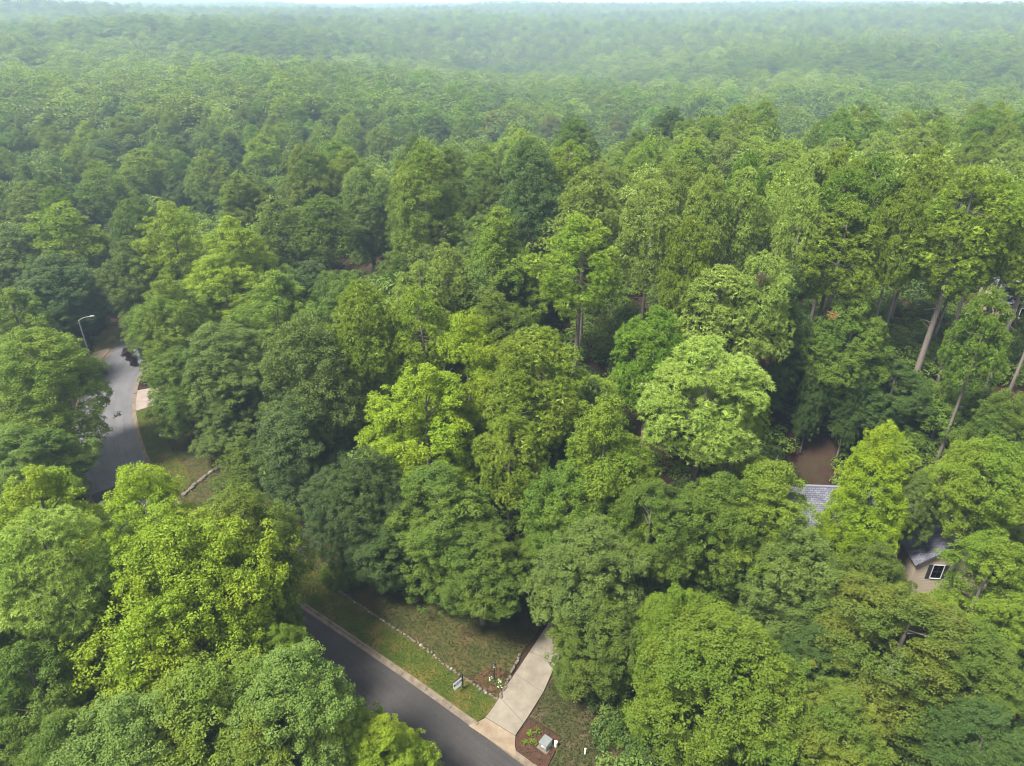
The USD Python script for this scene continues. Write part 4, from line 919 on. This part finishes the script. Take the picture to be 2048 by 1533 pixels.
TONE = {'Y': 'bright yellow-green', 'L': 'light green', 'M': 'mid green', 'V': 'vivid green', 'D': 'dark green', 'B': 'blue-green', 'S': 'sage green', 'W': 'yellow', 'A': 'gold-flecked', 'R': 'russet-green', 'O': 'olive', 'K': 'pale', 'P': 'deep green', 'Q': 'dull dark'}
SHAPE = {'R1': 'round', 'R2': 'lumpy', 'R3': 'oval', 'H1': 'high-crowned', 'O1': 'many-lobed', 'C1': 'pointed', 'C2': 'cone-shaped', 'Z1': 'spreading', 'N1': 'column', 'P1': 'round-topped', 'P2': 'loose', 'P3': 'dense', 'P4': 'rounded', 'T1': 'layered', 'T2': 'open layered'}
marks = [(k, *(v[0] for v in project([t['x'], t['y'], t['z'] + t['h']]))) for k, t in enumerate(TREES[:NHAND]) if t['short']]
groups = {}
for k in single:
    t = TREES[k]
    if t['label']: continue
    px, py, d = (v[0] for v in project([t['x'], t['y'], t['z'] + t['h']]))
    dist = [(math.hypot((px - mx) * 1.0, (py - my) * 1.5), j, px - mx, py - my, d - md) for j, mx, my, md in marks]; _, j, dx, dy, dd = min(dist)
    where = ('just ' if abs(dx) < 70 else '') + ('left of ' if dx < 0 else 'right of ')
    if abs(dx) < 34: where = 'behind ' if dd > 0 else 'in front of '
    elif abs(dy) > .5 * abs(dx): where = ('behind and ' if dd > 0 else 'before and ') + where
    sp = 'pine' if MODELS[t['m']][3] == 'p' else 'tree'
    text = f"{TONE[t['leaf']]} {SHAPE[t['m']]} {sp} {where}{TREES[j]['short']}"
    if len(text.split()) > 13: text = f"{TONE[t['leaf']]} {sp} {where}{TREES[j]['short']}"
    groups.setdefault(text, []).append((math.hypot(dx, dy), k))
for text, ks in groups.items():
    for n_, (_, k) in enumerate(sorted(ks)):
        TREES[k]['label'] = text if len(ks) == 1 else ['nearest', 'next', 'third', 'fourth', 'fifth', 'sixth'][min(n_, 5)] + ' ' + text.replace('just ', '')

def place(t, name, cat):
    path, H, R, kind = MODELS[t['m']]
    x = UsdGeom.Xform.Define(stage, path_of(name))
    x.AddTranslateOp().Set(Gf.Vec3d(t['x'], t['y'], t['z'])); x.AddRotateZOp().Set(float(t['rz']))
    x.AddScaleOp().Set(Gf.Vec3f(t['R'] / R, t['R'] / R, t['h'] / H))
    p = x.GetPrim(); p.GetReferences().AddInternalReference(path)
    UsdShade.MaterialBindingAPI.Apply(p).Bind(LEAF[t['leaf']])
    return p
WITHERED = {'mid green tree with a withered orange branch beside the dark column tree': (1666, 630)}
for k in single:
    t = TREES[k]; isp = MODELS[t['m']][3] == 'p'
    p = place(t, 'pine_tree' if isp else 'broadleaf_tree', None)
    tag(p, t['label'], 'tree', None if t['hand'] else ('pines of the wood' if isp else 'broadleaf trees of the wood'))
    if t['label'] in WITHERED:
        px, py = WITHERED[t['label']]; dr = ray(px, py); c0 = np.array([t['x'], t['y'], t['z'] + t['h'] * .75]); s = ((c0 - [0, 0, EYE]) @ dr) / (dr @ dr); q = np.array([0, 0, EYE]) + dr * (s - t['R'] * .95)
        M = np.array(UsdGeom.XformCache().GetLocalToWorldTransform(p)).T; q = (np.linalg.inv(M) @ [*q, 1])[:3]
        n = 70; cpt = q + r.normal(0, 1, (n, 3)) * [.55, .3, .3]
        obj('withered_branch', leaf_quads(cpt, r.normal(0, 1, (n, 3)), .26, r), LEAF['X'], p, label='withered branch of rust-orange leaves', kind='stuff')
    else: p.SetInstanceable(True)

# shrubs one can point at
for (px, py, w, h, leaf, lab, cat) in ((258, 714, 22, 2.2, 'U', 'purple-red shrub at the kerb near the far end of the street', 'shrub'), (270, 728, 18, 1.8, 'U', 'smaller purple shrub just before the purple-red one', 'shrub'),
        (895, 1190, 46, 2.4, 'A', 'yellow-green shrub at the tree edge above the stone border', 'shrub'), (668, 1150, 60, 2.2, 'M', 'dark shrub over the far end of the stone border', 'shrub'), (705, 1150, 70, 2.8, 'M', 'larger dark shrub beside the shrub at the end of the stone border', 'shrub'),
        (200, 745, 30, 2.2, 'M', 'shrub at the left kerb below the small concrete drive', 'shrub'), (1270, 1430, 80, 2.2, 'V', 'bright low shrub in the litter right of the driveway', 'shrub'), (1190, 1370, 70, 2.0, 'M', 'low shrub right of the driveway under the trees', 'shrub'),
        (1290, 1490, 80, 2.2, 'M', 'mid green shrub at the bottom edge before the vivid crown', 'shrub'), (1690, 905, 26, 1.2, 'M', 'tiny shrub in the red leaf litter clearing', 'shrub'), (1540, 920, 60, 3.0, 'D', 'dark shrub left of the red leaf litter clearing', 'shrub')):
    p = at_ground(px, py + w * .25); d = project(p)[2][0]
    t = dict(x=p[0], y=p[1], z=p[2], h=h, R=w / 2 / FOC * d, m='S1', leaf=leaf, rz=rng.uniform(0, 360))
    q = place(t, 'shrub', None); tag(q, lab, cat); q.SetInstanceable(True)

# the grey dead tree on the far slope
def dead_tree():
    r = np.random.default_rng(5); ms = []
    def grow(p, d, L, k, lv):
        q = p + d * L; m = (p + q) / 2 + r.normal(0, .06 * L, 3); ms.append(tube([p, m, q], [k, k * .82, k * .62], 5))
        if lv == 0: return
        for _ in range(3 if lv > 1 else 4):
            e = d + r.normal(0, .55, 3) + [0, 0, .15]; e /= np.linalg.norm(e); grow(q if r.random() < .6 else m, e, L * r.uniform(.6, .85), k * .6, lv - 1)
    grow(np.array([0, 0, -.3]), np.array([.05, 0, 1.]), 9., .42, 4); return join(ms)
dpx = (335, 168)
dd_ = ray(*dpx); tt = np.linspace(150, 700, 1500); P = dd_[None] * tt[:, None] + [0, 0, EYE]
kk = int(np.argmax(P[:, 2] < terrain(P[:, 0], P[:, 1]) + 14)); dp = P[kk]
dt = thing('dead_tree', 'bare grey dead tree standing out of the far left forest slope', 'dead tree', (dp[0], dp[1], float(terrain(dp[0], dp[1]))))
obj('trunk', dead_tree(), BARK_DEAD, dt)

# ------------------------------------------------------------------ the wood beyond, and the undergrowth
def instancer(name, protos, pos, idx, scale, rz, label, cat):
    pi = UsdGeom.PointInstancer.Define(stage, path_of(name)); base = str(pi.GetPath()); targets = []
    for n_, parts in enumerate(protos):
        x = UsdGeom.Xform.Define(stage, f'{base}/kinds/kind_{n_:03d}'); targets.append(x.GetPath())
        for nm, mesh, mat in parts: usdkit.mesh(stage, f'{x.GetPath()}/{nm}', mesh, mat)
    pi.CreatePrototypesRel().SetTargets(targets)
    pi.CreatePositionsAttr(Vt.Vec3fArray.FromNumpy(np.asarray(pos, np.float32))); pi.CreateProtoIndicesAttr(Vt.IntArray.FromNumpy(np.asarray(idx, np.int32)))
    pi.CreateScalesAttr(Vt.Vec3fArray.FromNumpy(np.asarray(scale, np.float32)))
    a = np.asarray(rz) / 2; pi.CreateOrientationsAttr(Vt.QuathArray([Gf.Quath(float(math.cos(v)), 0, 0, float(math.sin(v))) for v in a]))
    return tag(pi, label, cat, kind='stuff')

def far_leaf(seed, outline, H=22, R=5.2, lobes=22, per=64, size=(.45, .85), base=.2):
    r = np.random.default_rng(seed); tz, tr = OUTLINES[outline]; zb = H * base
    c = spread_points(lobes, tz, tr, zb, H - .8, R * .8, r, .28, .2); rl = R * .34 * r.uniform(.7, 1.3, len(c))
    u, _ = cap_dirs(np.c_[c[:, :2] / R, .5 + .6 * (c[:, 2] - zb) / (H - zb)], per, r, -.2)
    p = np.repeat(c, per, 0) + u * np.repeat(rl, per)[:, None] * r.uniform(.75, 1.1, (len(u), 1)) * [1, 1, .85]
    return leaf_quads(p, u * .7 + [0, 0, .4] + r.normal(0, .4, u.shape), r.uniform(*size, len(p)), r)

def far_pine(seed, H=25, R=4.4, pads=24, per=26):
    return pine(seed, 'dome', H, R, .5, pads, per, 5, .65, .28, (.5, .85), .22, .34)[1]
FARB = [far_leaf(301, 'round'), far_leaf(302, 'oval'), far_leaf(303, 'cone'), far_leaf(304, 'round', lobes=28, per=56)]
FARP = [far_pine(311), far_pine(312), far_pine(313)]
mid = [[('crown', FARB[k % 4], LEAF[c])] for k, c in enumerate(['M', 'L', 'D', 'S', 'M', 'L', 'L', 'S', 'R', 'A'])] + [[('crown', FARP[k % 3], LEAF[c])] for k, c in enumerate(['O', 'Q', 'P', 'K', 'O'])]
NB = 10
def leaf_kind(t):
    isp = MODELS[t['m']][3] == 'p'
    opts = [k for k, c in enumerate(['M', 'L', 'D', 'S', 'M', 'L', 'L', 'S', 'R', 'A'] + ['O', 'Q', 'P', 'K', 'O']) if c == t['leaf'] and (k >= NB) == isp]
    return int(r.choice(opts)) if opts else int(r.integers(NB, 15) if isp else r.integers(0, 8))
rest = [t for k, t in enumerate(TREES) if k not in chosen and (seen[k] > 0 or math.hypot(t['x'], t['y']) > 140)]
pos = [[t['x'], t['y'], t['z']] for t in rest]; idx = [leaf_kind(t) for t in rest]; scl = [[t['R'] / 5.0, t['R'] / 5.0, t['h'] / (25 if MODELS[t['m']][3] == 'p' else 22)] for t in rest]
n = 15500; a = np.radians(r.uniform(-46, 46, n)); d = np.sqrt(r.uniform(310 ** 2, 860 ** 2, n)); X, Y = d * np.sin(a), d * np.cos(a)
cell = {}; keep = []
for k in range(n):
    c_ = (int(X[k] // 10.6), int(Y[k] // 10.6))
    if c_ not in cell: cell[c_] = k; keep.append(k)
X, Y = X[keep], Y[keep]; Zt = terrain(X, Y)
g = meshkit.fbm(np.c_[X / 110., Y / 110., np.full(len(X), 4.)], 2) * 1.3 - .15 + r.normal(0, .15, len(X))
isp = r.random(len(X)) < .25 + .35 * smooth(-.2, .5, X / Y)
ib = np.array([2, 4, 0, 5, 3, 7, 1, 6])[np.clip(((g - .15) / .7 * 8).astype(int), 0, 7)]; ib = np.where(r.random(len(X)) < .03, 8, ib); ib = np.where(r.random(len(X)) < .02, 9, ib)
ip = 10 + np.array([1, 2, 0, 4, 3])[np.clip(((g - .15) / .7 * 5).astype(int), 0, 4)]
sz = r.uniform(.78, 1.25, len(X)); wd = sz * r.uniform(1.3, 1.95, len(X))
pos = np.vstack([np.array(pos).reshape(-1, 3), np.c_[X, Y, Zt - .5]]); idx = np.r_[idx, np.where(isp, ip, ib)]; scl = np.vstack([np.array(scl).reshape(-1, 3), np.c_[wd, wd, sz]])
instancer('woodland', mid, pos, idx, scl, r.uniform(0, 6.28, len(pos)), 'unbroken mixed woodland filling the valley behind the near ridge', 'woodland')

def patch(seed):
    r = np.random.default_rng(seed); S = 42.0; out = {}
    pts = []
    for _ in range(600):
        q = r.uniform(-S / 2, S / 2, 2)
        if all((((q - o + S / 2) % S - S / 2) ** 2).sum() > 8.8 ** 2 for o in pts): pts.append(q)
    for q in pts:
        n = 150; R = r.uniform(4.0, 7.8); H = r.uniform(14, 28); u = r.normal(size=(n, 3)); u /= np.linalg.norm(u, axis=1, keepdims=True); u[:, 2] = np.abs(u[:, 2]) * 1.1 - .25
        bump = .8 + .45 * meshkit.noise(u * 2.1 + r.uniform(0, 50))
        p = np.array([*q, H - R * 1.1]) + u * R * bump[:, None] * [1, 1, 1.15]
        k = str(r.choice(['M', 'L', 'D', 'O', 'Q', 'S', 'B'], p=[.24, .15, .14, .18, .11, .10, .08]))
        out.setdefault(k, []).append(leaf_quads(p, u + r.normal(0, .25, u.shape), r.uniform(.8, 1.5, n), r))
    return [('crowns' + str(j), join(v), LEAF[k]) for j, (k, v) in enumerate(sorted(out.items()))]
g = np.arange(-4600, 4601, 40.0); X, Y = np.meshgrid(g, np.arange(300, 4400, 40.0)); X, Y = X.ravel(), Y.ravel(); d = np.hypot(X, Y); m = (d > 830) & (d < 4300) & (np.abs(np.degrees(np.arctan2(X, Y))) < 42)
X, Y = X[m] + r.uniform(-4, 4, m.sum()), Y[m] + r.uniform(-4, 4, m.sum()); n = len(X)
s = r.uniform(.95, 1.15, n)
instancer('distant_forest', [patch(400 + k) for k in range(6)], np.c_[X, Y, terrain(X, Y) - 1], r.integers(0, 6, n), np.c_[s, s, r.uniform(.9, 1.15, n)], r.integers(0, 4, n) * math.pi / 2, 'distant rolling forest fading into haze up to the horizon', 'forest')

# dark undergrowth between the near trunks
bush = [[('leaves', far_leaf(501, 'round', 2.6, 1.7, 12, 60, (.14, .26), .02), LEAF[c])] for c in ('D', 'M', 'M', 'S')]
n = 7400; a = np.radians(r.uniform(-58, 58, n)); d = r.uniform(16, 230, n); X, Y = d * np.sin(a), d * np.cos(a)
hold = unary_union([NOGO.buffer(.8), cover.buffer(.5), cover2.buffer(.5), litter.buffer(-2), redmulch.buffer(.5), lawn3.buffer(1)])
ok = ~shapely.contains_xy(hold, X, Y); X, Y = X[ok], Y[ok]
s = r.uniform(.6, 1.7, len(X)); s = np.where(np.hypot(X, Y) < 60, s * .8, s)
px, py, _ = project(np.c_[X, Y, terrain(X, Y) + s * 2.0]); ii = np.clip((px * BS).astype(int), 0, BW - 1); jj = np.clip((py * BS).astype(int), 0, BH - 1); ok = ~(CLEAR & ~TRUNKS)[jj, ii] | (np.hypot(X, Y) > 150); X, Y, s = X[ok], Y[ok], s[ok]
instancer('undergrowth', bush, np.c_[X, Y, terrain(X, Y) - .1], r.integers(0, 4, len(X)), np.c_[s * 1.2, s * 1.2, s], r.uniform(0, 6.28, len(X)), 'dark leafy undergrowth on the forest floor between the trunks', 'undergrowth')

# ------------------------------------------------------------------ the haze
hz = box(-9400, 9400, -9400, 9400, ground_low - 1.0, 130)
obj('haze', hz, K(stage, L_ + 'haze_air', {"v": ("principled_volume", {"color": (0.57, 0.77, 1.0), "density": 0.00026, "anisotropy": 0.2})}, [], volume="v.volume"), kind='stuff', label='pale blue haze in the air over the forest', category='haze')
print('trees', len(TREES), 'single', len(single), 'hand', NHAND, 'rest', len(rest))
